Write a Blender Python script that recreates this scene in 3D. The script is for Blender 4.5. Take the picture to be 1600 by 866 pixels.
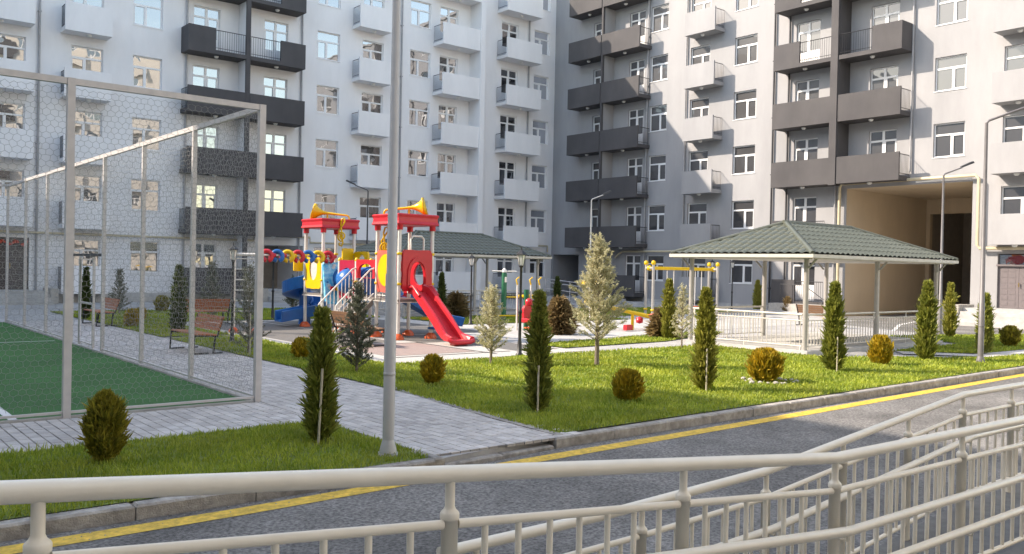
import bpy, math, random
import numpy as np
from mathutils import Vector, Matrix
random.seed(7); rng = np.random.default_rng(11)
PI = math.pi
for o in list(bpy.data.objects): bpy.data.objects.remove(o, do_unlink=True)
scene = bpy.context.scene; COL = scene.collection
# ---------------------------------------------------------------- camera
# site frame: x runs along the road (to the right and away), y runs from the road towards the back block, z up, metres
cam_d = bpy.data.cameras.new('camera'); cam = bpy.data.objects.new('camera', cam_d); COL.objects.link(cam)
cam_d.sensor_width = 36; cam_d.lens = 1373/1600*36; cam_d.clip_start = .05; cam_d.clip_end = 2000
cam.matrix_world = Matrix.Translation((0, 0, 2.0)) @ Matrix.Rotation(-math.radians(39.46), 4, 'Z') @ Matrix.Rotation(PI/2-14.6/1373, 4, 'X') @ Matrix.Rotation(.0205, 4, 'Z')
scene.camera = cam
# ---------------------------------------------------------------- sky, sun, exposure
SUN_DIR = Vector((1.0, -.85, -.94)).normalized()          # the way the light travels
SUN_EL = math.asin(-SUN_DIR.z); to_sun = -SUN_DIR
world = bpy.data.worlds.new('World'); scene.world = world; world.use_nodes = True
wn = world.node_tree; wn.nodes.clear()
sky = wn.nodes.new('ShaderNodeTexSky'); sky.sky_type = 'NISHITA'; sky.sun_disc = False
sky.sun_elevation = SUN_EL; sky.sun_rotation = math.atan2(to_sun.x, to_sun.y)
sky.air_density = 1.3; sky.dust_density = 1.0; sky.ozone_density = 1.4
bg = wn.nodes.new('ShaderNodeBackground'); bg.inputs[1].default_value = .15
wo = wn.nodes.new('ShaderNodeOutputWorld'); wn.links.new(sky.outputs[0], bg.inputs[0]); wn.links.new(bg.outputs[0], wo.inputs[0])
sd = bpy.data.lights.new('sun', 'SUN'); sd.energy = 2.3; sd.angle = math.radians(.5); sd.color = (1, .965, .925)
sun = bpy.data.objects.new('sun', sd); COL.objects.link(sun); sun.rotation_euler = SUN_DIR.to_track_quat('-Z', 'Y').to_euler(); sun.location = (0, 0, 40)
vs = scene.view_settings; vs.view_transform = 'Standard'; vs.look = 'None'; vs.gamma = 1; vs.use_curve_mapping = False
vs.exposure = 1.74
vs.use_white_balance = True; vs.white_balance_temperature = 7850; vs.white_balance_tint = 12
scene.render.resolution_x = 1024; scene.render.resolution_y = 554
# ---------------------------------------------------------------- materials
def mat(name, c1, c2=None, scale=3.0, rough=.7, bump=0.0, bscale=40.0, island=0.0, metal=0.0, spec=.5, stretch=None, detail=4.0, world_space=False, coat=0.0, trans=0.0):
    m = bpy.data.materials.new(name); m.use_nodes = True; nt = m.node_tree; b = nt.nodes['Principled BSDF']
    b.inputs['Roughness'].default_value = rough; b.inputs['Metallic'].default_value = metal
    b.inputs['Specular IOR Level'].default_value = spec
    if coat: b.inputs['Coat Weight'].default_value = coat; b.inputs['Coat Roughness'].default_value = .15
    if c2 is None: c2 = tuple(x*.82 for x in c1)
    co = None
    if world_space:
        g = nt.nodes.new('ShaderNodeNewGeometry'); co = g.outputs['Position']
    else:
        t = nt.nodes.new('ShaderNodeTexCoord'); co = t.outputs['Object']
    if stretch:
        mp = nt.nodes.new('ShaderNodeMapping'); mp.inputs['Scale'].default_value = stretch; nt.links.new(co, mp.inputs[0]); co = mp.outputs[0]
    n = nt.nodes.new('ShaderNodeTexNoise'); n.inputs['Scale'].default_value = scale; n.inputs['Detail'].default_value = detail; nt.links.new(co, n.inputs['Vector'])
    r = nt.nodes.new('ShaderNodeMapRange'); r.inputs[1].default_value = .32; r.inputs[2].default_value = .68; nt.links.new(n.outputs[0], r.inputs[0])
    fac = r.outputs[0]
    if island:
        gi = nt.nodes.new('ShaderNodeNewGeometry')
        mx = nt.nodes.new('ShaderNodeMix'); mx.data_type = 'FLOAT'; mx.inputs[0].default_value = island
        oi = nt.nodes.new('ShaderNodeObjectInfo'); ad = nt.nodes.new('ShaderNodeMath'); ad.operation = 'ADD'; fx = nt.nodes.new('ShaderNodeMath'); fx.operation = 'FRACT'
        nt.links.new(gi.outputs['Random Per Island'], ad.inputs[0]); nt.links.new(oi.outputs['Random'], ad.inputs[1]); nt.links.new(ad.outputs[0], fx.inputs[0])
        nt.links.new(fac, mx.inputs[2]); nt.links.new(fx.outputs[0], mx.inputs[3]); fac = mx.outputs[0]
    mc = nt.nodes.new('ShaderNodeMix'); mc.data_type = 'RGBA'; nt.links.new(fac, mc.inputs[0])
    mc.inputs[6].default_value = (*c1, 1); mc.inputs[7].default_value = (*c2, 1); nt.links.new(mc.outputs[2], b.inputs['Base Color'])
    if bump:
        n2 = nt.nodes.new('ShaderNodeTexNoise'); n2.inputs['Scale'].default_value = bscale; n2.inputs['Detail'].default_value = 3; nt.links.new(co, n2.inputs['Vector'])
        bp = nt.nodes.new('ShaderNodeBump'); bp.inputs['Strength'].default_value = bump; bp.inputs['Distance'].default_value = .02
        nt.links.new(n2.outputs[0], bp.inputs['Height']); nt.links.new(bp.outputs[0], b.inputs['Normal'])
    if trans:
        out = nt.nodes['Material Output']; tr = nt.nodes.new('ShaderNodeBsdfTranslucent'); ms = nt.nodes.new('ShaderNodeMixShader'); ms.inputs[0].default_value = trans
        nt.links.new(mc.outputs[2], tr.inputs[0]); nt.links.new(b.outputs[0], ms.inputs[1]); nt.links.new(tr.outputs[0], ms.inputs[2]); nt.links.new(ms.outputs[0], out.inputs[0])
    return m
def glass_mat(name, body, refl, wob=.02):
    m = bpy.data.materials.new(name); m.use_nodes = True; nt = m.node_tree; b = nt.nodes['Principled BSDF']
    b.inputs['Base Color'].default_value = (*body, 1); b.inputs['Roughness'].default_value = .4
    gl = nt.nodes.new('ShaderNodeBsdfGlossy'); gl.inputs['Roughness'].default_value = .012; gl.inputs[0].default_value = (.96, .97, 1, 1)
    g = nt.nodes.new('ShaderNodeNewGeometry'); n = nt.nodes.new('ShaderNodeTexNoise'); n.inputs['Scale'].default_value = 1.6; n.inputs['Detail'].default_value = 1
    nt.links.new(g.outputs['Position'], n.inputs['Vector'])
    bp = nt.nodes.new('ShaderNodeBump'); bp.inputs['Strength'].default_value = 1; bp.inputs['Distance'].default_value = wob
    nt.links.new(n.outputs[0], bp.inputs['Height']); nt.links.new(bp.outputs[0], gl.inputs['Normal'])
    ms = nt.nodes.new('ShaderNodeMixShader'); fr = nt.nodes.new('ShaderNodeFresnel'); fr.inputs[0].default_value = 1.5
    mr = nt.nodes.new('ShaderNodeMapRange'); mr.inputs[3].default_value = refl; nt.links.new(fr.outputs[0], mr.inputs[0]); nt.links.new(mr.outputs[0], ms.inputs[0])
    nt.links.new(b.outputs[0], ms.inputs[1]); nt.links.new(gl.outputs[0], ms.inputs[2]); nt.links.new(ms.outputs[0], nt.nodes['Material Output'].inputs[0])
    return m
M = {}
M['white_wall'] = mat('white_stucco', (.82, .81, .815), (.78, .775, .785), .35, .9, .25, 60, world_space=True, stretch=(1, 1, .35))
M['grey_wall'] = mat('pale_grey_stucco', (.365, .362, .372), (.328, .327, .338), .4, .9, .3, 60, world_space=True, stretch=(1, 1, .3))
M['dark_wall'] = mat('charcoal_stucco', (.088, .083, .085), (.072, .068, .072), .8, .85, .25, 70, world_space=True)
M['beige_wall'] = mat('beige_stucco', (.60, .50, .38), (.54, .45, .34), .5, .9, .2, 50, world_space=True)
M['cream_wall'] = mat('cream_stucco', (.70, .65, .58), (.64, .59, .53), .4, .9, .2, 50, world_space=True)
M['pvc'] = mat('white_window_plastic', (.78, .78, .78), (.74, .74, .75), 5, .4)
M['glass'] = glass_mat('window_glass', (.02, .022, .026), .3, .0035); M['glass_low_refl'] = glass_mat('dimmed_reflection_window_glass', (.028, .028, .032), .045, .004)  # same glass in two copies; the second's reflection is cut to dim mirrored sky
M['soffit_lamp'] = mat('white_lamp_plastic', (.8, .8, .78), (.75, .75, .73), 5, .4)
M['dark_metal'] = mat('dark_painted_metal', (.03, .03, .034), (.045, .045, .05), 8, .5)
M['gas_pipe'] = mat('cream_pipe_paint', (.58, .50, .34), (.5, .43, .3), 6, .45)
M['downpipe'] = mat('grey_drain_pipe', (.36, .36, .37), (.3, .3, .31), 5, .5)
M['asphalt'] = mat('asphalt', (.09, .085, .082), (.30, .285, .27), 38, .9, .6, 160, world_space=True, detail=6)
def streaks(m, amt, sc=(.55, .55, .16)):
    nt = m.node_tree; b = nt.nodes['Principled BSDF']; src = b.inputs['Base Color'].links[0].from_socket
    g = nt.nodes.new('ShaderNodeNewGeometry'); mp = nt.nodes.new('ShaderNodeMapping'); mp.inputs['Scale'].default_value = sc; nt.links.new(g.outputs['Position'], mp.inputs[0])
    n = nt.nodes.new('ShaderNodeTexNoise'); n.inputs['Scale'].default_value = 1; n.inputs['Detail'].default_value = 7; n.inputs['Roughness'].default_value = .7; nt.links.new(mp.outputs[0], n.inputs['Vector'])
    r = nt.nodes.new('ShaderNodeMapRange'); r.inputs[1].default_value = .38; r.inputs[2].default_value = .6; r.inputs[3].default_value = 1-amt; r.inputs[4].default_value = 1; nt.links.new(n.outputs[0], r.inputs[0])
    mx = nt.nodes.new('ShaderNodeMix'); mx.data_type = 'RGBA'; mx.blend_type = 'MULTIPLY'; mx.inputs[0].default_value = 1
    nt.links.new(src, mx.inputs[6]); nt.links.new(r.outputs[0], mx.inputs[7]); nt.links.new(mx.outputs[2], b.inputs['Base Color'])
def patchy(m, amt, scale):
    nt = m.node_tree; b = nt.nodes['Principled BSDF']; lk = b.inputs['Base Color'].links[0]; src = lk.from_socket
    g = nt.nodes.new('ShaderNodeNewGeometry'); n = nt.nodes.new('ShaderNodeTexNoise'); n.inputs['Scale'].default_value = scale; n.inputs['Detail'].default_value = 6; n.inputs['Roughness'].default_value = .65
    nt.links.new(g.outputs['Position'], n.inputs['Vector'])
    r = nt.nodes.new('ShaderNodeMapRange'); r.inputs[1].default_value = .35; r.inputs[2].default_value = .68; r.inputs[3].default_value = 1-amt; r.inputs[4].default_value = 1+amt*.6
    nt.links.new(n.outputs[0], r.inputs[0])
    mx = nt.nodes.new('ShaderNodeMix'); mx.data_type = 'RGBA'; mx.blend_type = 'MULTIPLY'; mx.inputs[0].default_value = 1
    nt.links.new(src, mx.inputs[6]); nt.links.new(r.outputs[0], mx.inputs[7]); nt.links.new(mx.outputs[2], b.inputs['Base Color'])
patchy(M['asphalt'], .4, .7)
for k_, a_ in (('white_wall', .075), ('grey_wall', .11), ('dark_wall', .16), ('beige_wall', .08)): streaks(M[k_], a_)
M['yellow_line'] = mat('yellow_road_paint', (.78, .50, .06), (.66, .42, .06), 30, .7, .3, 150, world_space=True); patchy(M['yellow_line'], .35, 14)
M['white_line'] = mat('white_road_paint', (.7, .7, .7), (.6, .6, .6), 30, .7, .2, 150, world_space=True)
M['kerb'] = mat('kerb_concrete', (.30, .275, .25), (.42, .39, .36), 14, .9, .5, 70, island=.3, world_space=True, detail=8); patchy(M['kerb'], .35, 3.5)
M['concrete'] = mat('pale_concrete', (.40, .39, .38), (.48, .47, .455), 5, .9, .3, 60, world_space=True); patchy(M['concrete'], .2, .8)
M['paver'] = mat('grey_paver', (.40, .375, .365), (.60, .57, .55), 7, .9, .4, 90, island=.75, world_space=True); patchy(M['paver'], .18, .7)
M['ramp'] = mat('dark_ramp_stone', (.13, .125, .12), (.18, .175, .165), 12, .8, .3, 60, world_space=True)
M['joint'] = mat('sandy_joint', (.10, .095, .09), (.14, .13, .12), 20, .95, .3, 100, world_space=True)
M['apron'] = mat('paved_apron', (.36, .35, .35), (.42, .41, .40), 12, .9, .3, 60, world_space=True); patchy(M['apron'], .2, .5)
M['soil'] = mat('lawn_soil', (.13, .19, .03), (.2, .23, .05), 9, .95, .8, 60, world_space=True, detail=8)
M['blade'] = mat('grass_blade', (.13, .24, .015), (.52, .54, .07), 1.1, .6, island=.55, world_space=True, trans=.35)
M['turf'] = mat('artificial_turf', (.025, .13, .03), (.045, .17, .04), 40, .9, .7, 250, world_space=True); patchy(M['turf'], .22, .7); patchy(M['blade'], .42, .9); patchy(M['soil'], .35, 1.7)
M['rubber_dark'] = mat('dark_rubber_tile', (.12, .115, .11), (.16, .155, .15), 30, .9, .3, 120, world_space=True)
M['rubber_red'] = mat('dull_red_rubber_tile', (.28, .21, .19), (.33, .25, .23), 30, .9, .3, 120, world_space=True)
M['rubber_grey'] = mat('pale_grey_rubber_tile', (.42, .40, .38), (.48, .46, .43), 20, .9, .3, 120, world_space=True)
M['galv'] = mat('galvanised_steel', (.60, .57, .56), (.53, .505, .50), 9, .5, .05, 60, metal=.1)
M['wire'] = mat('fence_wire', (.36, .36, .35), (.30, .30, .29), 9, .5, metal=.3)
M['lamp_pole'] = mat('light_grey_pole_paint', (.50, .50, .51), (.46, .46, .47), 6, .45, metal=.1)
M['dark_pole'] = mat('dark_grey_pole_paint', (.17, .16, .165), (.14, .135, .14), 6, .45, metal=.1)
M['rail'] = mat('cream_rail_paint', (.87, .79, .66), (.82, .74, .61), 10, .35, .04, 120, coat=.25)
M['picket'] = mat('pale_picket_paint', (.62, .585, .53), (.56, .53, .48), 10, .45)
M['black_iron'] = mat('black_iron', (.018, .018, .02), (.03, .03, .032), 12, .45)
M['lamp_glass'] = mat('frosted_lamp_glass', (.75, .75, .72), (.7, .7, .68), 5, .25)
M['roof'] = mat('green_metal_roof', (.085, .095, .075), (.105, .115, .09), 6, .4, .05, 60, spec=.45)
M['fascia'] = mat('cream_fascia', (.56, .53, .48), (.5, .475, .43), 6, .5)
M['gaz_post'] = mat('grey_steel_post', (.42, .40, .38), (.37, .355, .34), 6, .4, metal=.15)
M['wood'] = mat('varnished_wood', (.44, .15, .06), (.34, .11, .045), 14, .45, .2, 80, stretch=(1, 14, 1), island=.4)
M['slat_brown'] = mat('brown_wood', (.20, .105, .055), (.15, .075, .04), 14, .5, .2, 80, stretch=(1, 14, 1), island=.4)
M['red'] = mat('red_plastic', (.60, .022, .035), (.53, .018, .03), 5, .3, spec=.5)
M['maroon'] = mat('crimson_plastic', (.42, .015, .05), (.37, .012, .045), 5, .35)
M['pink_red'] = mat('coral_plastic', (.75, .14, .10), (.68, .11, .08), 5, .35)
M['blue'] = mat('blue_plastic', (.006, .13, .42), (.006, .11, .36), 5, .3)
M['sky_blue'] = mat('sky_blue_plastic', (.02, .42, .72), (.35, .68, .82), 9, .35, detail=1)
M['yellow'] = mat('yellow_plastic', (.80, .50, .008), (.74, .45, .008), 5, .3)
M['orange'] = mat('orange_cap_plastic', (.72, .12, .03), (.62, .1, .025), 5, .35)
M['white_metal'] = mat('white_powder_coat', (.74, .71, .67), (.69, .66, .62), 6, .4)
M['deck'] = mat('grey_deck_plate', (.16, .14, .13), (.2, .18, .16), 10, .6)
M['gym_green'] = mat('green_gym_paint', (.008, .13, .06), (.006, .11, .05), 6, .4)
M['door_brown'] = mat('brown_steel_door', (.06, .045, .045), (.05, .04, .04), 6, .4, .1, 30)
M['door_grey'] = mat('grey_steel_door', (.17, .145, .15), (.15, .13, .135), 6, .4)
M['brass'] = mat('brass', (.6, .42, .15), (.55, .38, .14), 6, .3, metal=1)
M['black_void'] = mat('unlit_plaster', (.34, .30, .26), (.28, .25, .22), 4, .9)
M['bark'] = mat('bark', (.16, .125, .095), (.24, .2, .16), 25, .9, .6, 60)
M['stake'] = mat('pale_stake', (.55, .5, .4), (.48, .43, .34), 14, .8, stretch=(1, 1, .2))
M['stone'] = mat('pale_stone', (.45, .42, .38), (.35, .33, .3), 9, .9, .4, 40)
def leafmat(name, c1, c2, tr=.3): return mat(name, c1, c2, 3.0, .65, island=.7, trans=tr)
M['cypress'] = leafmat('cypress_green', (.11, .15, .025), (.38, .38, .075))
M['cypress_dark'] = leafmat('dark_cypress_green', (.045, .075, .02), (.12, .15, .04))
M['cypress_gold'] = leafmat('olive_cypress', (.17, .19, .03), (.45, .42, .085))
M['thuja_gold'] = leafmat('golden_thuja', (.22, .20, .018), (.66, .42, .03))
M['thuja_near'] = leafmat('green_gold_thuja', (.11, .11, .015), (.46, .38, .045))
M['cedar'] = leafmat('silver_cedar', (.46, .45, .27), (.68, .62, .42))
M['cedar_dark'] = leafmat('grey_green_cedar', (.09, .105, .07), (.2, .21, .15))
M['brown_thuja'] = leafmat('rusty_thuja', (.18, .12, .055), (.36, .26, .12))
M['petal_red'] = mat('red_garland', (.5, .03, .03), (.6, .1, .02), 20, .6)
# ---------------------------------------------------------------- mesh helpers
class MB:
    def __init__(s, T=None): s.v = []; s.f = []; s.T = T; s.sm = set()
    def add(s, vs, fs, smooth=False):
        k = len(s.v); T = s.T
        s.v.extend([T(*p) for p in vs] if T else [tuple(p) for p in vs])
        if smooth: s.sm.update(range(len(s.f), len(s.f)+len(fs)))
        s.f.extend([tuple(i+k for i in q) for q in fs]); return s
    def box(s, x0, x1, y0, y1, z0, z1):
        return s.add([(x0, y0, z0), (x1, y0, z0), (x1, y1, z0), (x0, y1, z0), (x0, y0, z1), (x1, y0, z1), (x1, y1, z1), (x0, y1, z1)],
                     [(0, 3, 2, 1), (4, 5, 6, 7), (0, 1, 5, 4), (1, 2, 6, 5), (2, 3, 7, 6), (3, 0, 4, 7)])
    def cbox(s, x0, x1, y0, y1, z0, z1, c=.01):           # box with chamfered top edges
        return s.add([(x0, y0, z0), (x1, y0, z0), (x1, y1, z0), (x0, y1, z0), (x0, y0, z1-c), (x1, y0, z1-c), (x1, y1, z1-c), (x0, y1, z1-c),
                      (x0+c, y0+c, z1), (x1-c, y0+c, z1), (x1-c, y1-c, z1), (x0+c, y1-c, z1)],
                     [(0, 1, 5, 4), (1, 2, 6, 5), (2, 3, 7, 6), (3, 0, 4, 7), (4, 5, 9, 8), (5, 6, 10, 9), (6, 7, 11, 10), (7, 4, 8, 11), (8, 9, 10, 11)])
    def tube(s, pts, r, n=10, cap=True, up=None):
        P = [Vector(p) for p in pts]; m = len(P); R = r if hasattr(r, '__len__') else [r]*m
        tg = [(P[min(i+1, m-1)]-P[max(i-1, 0)]).normalized() for i in range(m)]
        a = Vector((0, 0, 1)) if abs(tg[0].z) < .9 else Vector((1, 0, 0))
        nrm = tg[0].cross(a).normalized(); vs = []; fs = []
        for i in range(m):
            nrm = (nrm-tg[i]*nrm.dot(tg[i])).normalized(); b = tg[i].cross(nrm)
            for k in range(n):
                t = 2*PI*k/n; vs.append(tuple(P[i]+(nrm*math.cos(t)+b*math.sin(t))*R[i]))
        for i in range(m-1):
            for k in range(n): fs.append((i*n+k, i*n+(k+1) % n, (i+1)*n+(k+1) % n, (i+1)*n+k))
        s.add(vs, fs, n > 4)
        if cap: s.add(vs[:n], [tuple(range(n))[::-1]]); s.add(vs[-n:], [tuple(range(n))])
        return s
    def lathe(s, prof, c=(0, 0, 0), n=14, smooth=True):    # prof: (radius, z)
        vs = []; fs = []; m = len(prof)
        for r, z in prof:
            for k in range(n): t = 2*PI*k/n; vs.append((c[0]+r*math.cos(t), c[1]+r*math.sin(t), c[2]+z))
        for i in range(m-1):
            for k in range(n): fs.append((i*n+k, i*n+(k+1) % n, (i+1)*n+(k+1) % n, (i+1)*n+k))
        return s.add(vs, fs, smooth)
    def ring_panel(s, outer, inner, T2, t0, t1):           # flat panel with a hole; outlines same length; T2(a,b,t)->xyz
        n = len(outer); vs = [T2(a, b, t) for t in (t0, t1) for o in (outer, inner) for a, b in o]; fs = []
        for k in range(n):
            j = (k+1) % n
            fs += [(k, j, n+j, n+k), (2*n+k, 3*n+k, 3*n+j, 2*n+j), (k, 2*n+k, 2*n+j, j), (n+k, n+j, 3*n+j, 3*n+k)]
        return s.add(vs, fs)
    def slab(s, outline, T2, t0, t1):
        n = len(outline); vs = [T2(a, b, t) for t in (t0, t1) for a, b in outline]
        return s.add(vs, [tuple(range(n))[::-1], tuple(range(n, 2*n))]+[(k, (k+1) % n, n+(k+1) % n, n+k) for k in range(n)])
    def sweep(s, path, prof, smooth=True):                 # path: list of (pos, side vector, up vector); prof: (side, up) offsets, closed
        n = len(prof); vs = []; fs = []
        for p, sd_, u in path:
            for a, b in prof: vs.append(tuple(Vector(p)+Vector(sd_)*a+Vector(u)*b))
        for i in range(len(path)-1):
            for k in range(n): fs.append((i*n+k, i*n+(k+1) % n, (i+1)*n+(k+1) % n, (i+1)*n+k))
        fs += [tuple(range(n))[::-1], tuple(range((len(path)-1)*n, len(path)*n))]
        return s.add(vs, fs, False)
    def mesh(s, name):
        me = bpy.data.meshes.new(name); me.from_pydata(s.v, [], s.f)
        if s.sm:
            fl = np.zeros(len(s.f), bool); fl[list(s.sm)] = True; me.polygons.foreach_set('use_smooth', fl)
        return me
def put(name, me, m, parent=None, loc=None):
    if isinstance(me, MB): me = me.mesh(name)
    o = bpy.data.objects.new(name, me); COL.objects.link(o)
    if m is not None and not me.materials: me.materials.append(M[m] if isinstance(m, str) else m)
    if parent: o.parent = parent
    if loc: o.location = loc
    return o
def tag(o, label, cat, group=None, kind=None):
    o['label'] = label
    if cat: o['category'] = cat
    if group: o['group'] = group
    if kind: o['kind'] = kind
    return o
def thing(name, label, cat, loc=(0, 0, 0), rz=0, group=None):
    o = bpy.data.objects.new(name, None); COL.objects.link(o); o.location = loc; o.rotation_euler = (0, 0, rz); o.empty_display_size = .2
    return tag(o, label, cat, group)
def struct(name, mb, m, parent=None):
    o = put(name, mb, m, parent)
    if not parent: o['kind'] = 'structure'
    return o
def dup(o, parent=None, loc=None):
    c = o.copy(); COL.objects.link(c); c.parent = parent
    if loc is not None: c.location = loc
    for ch in list(o.children): dup(ch, c)
    return c
def sheet(name, poly, z, m, kind='structure'):
    o = put(name, MB().add([(x, y, z) for x, y in poly], [tuple(range(len(poly)))]), m); o['kind'] = kind; return o
def rect(x0, y0, x1, y1): return [(x0, y0), (x1, y0), (x1, y1), (x0, y1)]
# ================================================================ GROUND
sheet('ground', rect(-900, -900, 900, 900), -.16, 'concrete')
sheet('road', [(-60, -6.5), (75, -6.5), (75, 8.6), (23, 7.86), (7.05, 7.62), (5.3, 7.42), (-60, 7.42)], -.12, 'asphalt')
struct('courtyard_base', MB().add([(x, y, z) for z in (-.15, -.02) for x, y in [(-60, 7.56), (5.3, 7.56), (7.05, 7.8), (23, 8.02), (45, 8.3), (45, 46), (-60, 46)]],
    [(7, 8, 9, 10, 11, 12, 13)]+[(k, (k+1) % 7, 7+(k+1) % 7, 7+k) for k in range(7)]), 'apron')
def strip(name, pts, w, z, m):
    vs = []; 
    for i, (x, y) in enumerate(pts):
        a = Vector(pts[max(i-1, 0)]); b = Vector(pts[min(i+1, len(pts)-1)]); d = (b-a).normalized(); n = Vector((-d.y, d.x))*w/2
        vs += [(x-n.x, y-n.y, z), (x+n.x, y+n.y, z)]
    o = put(name, MB().add(vs, [(2*i, 2*i+2, 2*i+3, 2*i+1) for i in range(len(pts)-1)]), m); o['kind'] = 'structure'; return o
strip('yellow_edge_line', [(-40, 7.18), (3, 7.18), (6.5, 7.3), (11, 7.4), (20.8, 7.7), (30, 7.95), (74, 8.3)], .22, -.116, 'yellow_line')
# kerb stones, one object each
kerb = bpy.data.objects.new('kerb', None); COL.objects.link(kerb); kerb['kind'] = 'structure'
def kerb_run(pts, w=.15, L=1.0, z0=-.14, z1=.0):
    for (xa, ya), (xb, yb) in zip(pts, pts[1:]):
        d = math.hypot(xb-xa, yb-ya); n = max(1, round(d/L)); a = math.atan2(yb-ya, xb-xa)
        for i in range(n):
            l = d/n; o = put('kerb_stone', MB().cbox(.005, l-.005, 0, w, z0, z1+random.uniform(-.004, .004), .018), 'kerb', kerb)
            o.location = (xa+(xb-xa)*i/n, ya+(yb-ya)*i/n+random.uniform(-.004, .004), 0); o.rotation_euler = (0, 0, a+random.uniform(-.004, .004))
kerb_run([(-6, 7.43), (5.28, 7.45)]); kerb_run([(5.28, 7.45), (5.28, 7.95)], .12, .5, -.05, .02)
kerb_run([(7.0, 7.62), (12, 7.72), (23, 7.9), (31, 8.1)]); 
kerb_run([(7.12, 7.72), (7.2, 9.1), (7.6, 12.4)], -.08, .5, -.05, .012)
kerb_run([(5.33, 7.52), (6.98, 7.62)], .12, .9, -.14, -.075)
# paved walk: joint bed and pavers
def paved(name, x0, y0, x1, y1, far=99, quad=None):
    o = sheet(name, rect(x0, y0, x1, y1), -.006, 'joint')
    pieces = []; x = x0
    while x < x1-.02:
        w = min(.13, x1-x); y = y0-random.random()*.2
        while y < y1:
            l = random.choice((.1, .1, .2, .2)); a, b = max(y, y0), min(y+l, y1)
            if b-a > .03: pieces.append((x+.006, x+w-.006, a+.006, b-.006, random.uniform(-.002, .0025)))
            y += l
        x += w
    return o, pieces
walk, p1 = paved('paved_walk', 5.25, 7.66, 7.5, 31.0)
front, p2 = paved('front_walk', -3.0, 10.15, 5.24, 11.98)
allp = [(walk, p) for p in p1]+[(front, p) for p in p2]
def vis(p): 
    x, y = (p[0]+p[1])/2, (p[2]+p[3])/2; d = x*.6355+y*.772; r = x*.772-y*.6355
    return d if abs(r/d) < .6 else 1e3+d
allp.sort(key=lambda t: vis(t[1]))
rest = {}
cnt = {}
for host, p in allp:
    if cnt.get(host.name, 0) < 290:
        cnt[host.name] = cnt.get(host.name, 0)+1
        put('paver', MB().cbox(p[0], p[1], p[2], p[3], -.03, .004+p[4], .004), 'paver', host)
    else: rest.setdefault(host.name, (host, MB()))[1].cbox(p[0], p[1], p[2], p[3], -.03, .004+p[4], .004)
for host, mb in rest.values(): put('paver_field', mb, 'paver', host)['kind'] = 'stuff'
# lawns
LAWNS = [('lawn_front', rect(-5, 7.58, 5.22, 10.13)), ('lawn_main', [(7.16, 7.82), (23, 8.06), (31, 8.26), (31, 9.0), (23.0, 9.3), (19.2, 11.5), (19.2, 15.1), (9.4, 15.2), (9.4, 23), (7.55, 23), (7.55, 12.4)]),
         ('lawn_right', [(24.2, 9.9), (34.5, 9.9), (34.5, 12.2), (28, 14.5), (27.2, 11.7), (22.5, 11.5)]), ('lawn_strip', [(15.2, 16.3), (19.3, 16.5), (24, 18.0), (24, 18.6), (15.2, 17.4)]),
         ('lawn_back', rect(7.55, 29.2, 17.6, 36.3)), ('lawn_middle', rect(18, 24.6, 26.5, 28.4)), ('lawn_side', rect(26, 26.6, 36.5, 32)), ('lawn_walk', rect(7.55, 23.6, 9.4, 29))]
def inside(x, y, poly):
    c = np.zeros(len(x), bool); n = len(poly)
    for i in range(n):
        (x0, y0), (x1, y1) = poly[i], poly[i-1]
        if y0 == y1: continue
        c ^= ((y0 > y) != (y1 > y)) & (x < (x1-x0)*(y-y0)/(y1-y0)+x0)
    return c
def grass(poly, host):
    xs = [p[0] for p in poly]; ys = [p[1] for p in poly]; A = (max(xs)-min(xs))*(max(ys)-min(ys))
    n = int(A*1900); x = rng.uniform(min(xs), max(xs), n); y = rng.uniform(min(ys), max(ys), n)
    d = x*.6355+y*.772; r = x*.772-y*.6355
    k = inside(x, y, poly) & (d > 4) & (np.abs(r/np.maximum(d, .1)) < .68) & (rng.random(n) < np.clip((11/np.maximum(d, 1))**1.6, .05, 1))
    x, y, d = x[k], y[k], d[k]; n = len(x)
    if n == 0: return
    a = rng.uniform(0, 2*PI, n); patch = .5+.5*np.sin(x*1.7+np.sin(y*2.3)*1.5)*np.sin(y*1.9+x*.6)
    h = rng.uniform(.026, .056, n)*(1+.55*patch)*np.where(rng.random(n) < .06, 1.5, 1); w = rng.uniform(.004, .0075, n)*np.clip(d/9, 1, 2.6); ln = h*rng.uniform(.1, .9, n); b = a+rng.normal(0, .6, n)
    c, s = np.cos(a), np.sin(a); lx, ly = -np.sin(b)*ln, np.cos(b)*ln
    V = np.empty((n, 5, 3)); z0 = -.005
    V[:, 0] = np.stack([x-c*w, y-s*w, 0*x+z0], 1); V[:, 1] = np.stack([x+c*w, y+s*w, 0*x+z0], 1)
    V[:, 2] = np.stack([x-c*w*.7+lx*.35, y-s*w*.7+ly*.35, z0+h*.6], 1); V[:, 3] = np.stack([x+c*w*.7+lx*.35, y+s*w*.7+ly*.35, z0+h*.6], 1)
    V[:, 4] = np.stack([x+lx, y+ly, z0+h], 1)
    i = np.arange(n)[:, None]*5; F = np.concatenate([i+[0, 1, 3], i+[0, 3, 2], i+[2, 3, 4]], 1).reshape(-1, 3)
    me = bpy.data.meshes.new('grass'); me.vertices.add(n*5); me.vertices.foreach_set('co', V.ravel()); me.loops.add(F.size); me.loops.foreach_set('vertex_index', F.ravel().astype(np.int32))
    me.polygons.add(len(F)); me.polygons.foreach_set('loop_start', np.arange(0, F.size, 3, dtype=np.int32)); me.update(calc_edges=True); me.validate()
    return me
GL = {'lawn_front': 'short green grass on the small lawn before the walk', 'lawn_main': 'green sunlit grass of the large lawn beside the road', 'lawn_right': 'shaded grass behind the narrow walk at far right',
      'lawn_strip': 'narrow strip of grass between the play pad and gym area', 'lawn_back': 'grass patch in front of the back block', 'lawn_middle': 'grass in front of the far pavilion', 'lawn_side': 'grass behind the swing', 'lawn_walk': 'grass strip beside the walk near the ladder'}
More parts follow.
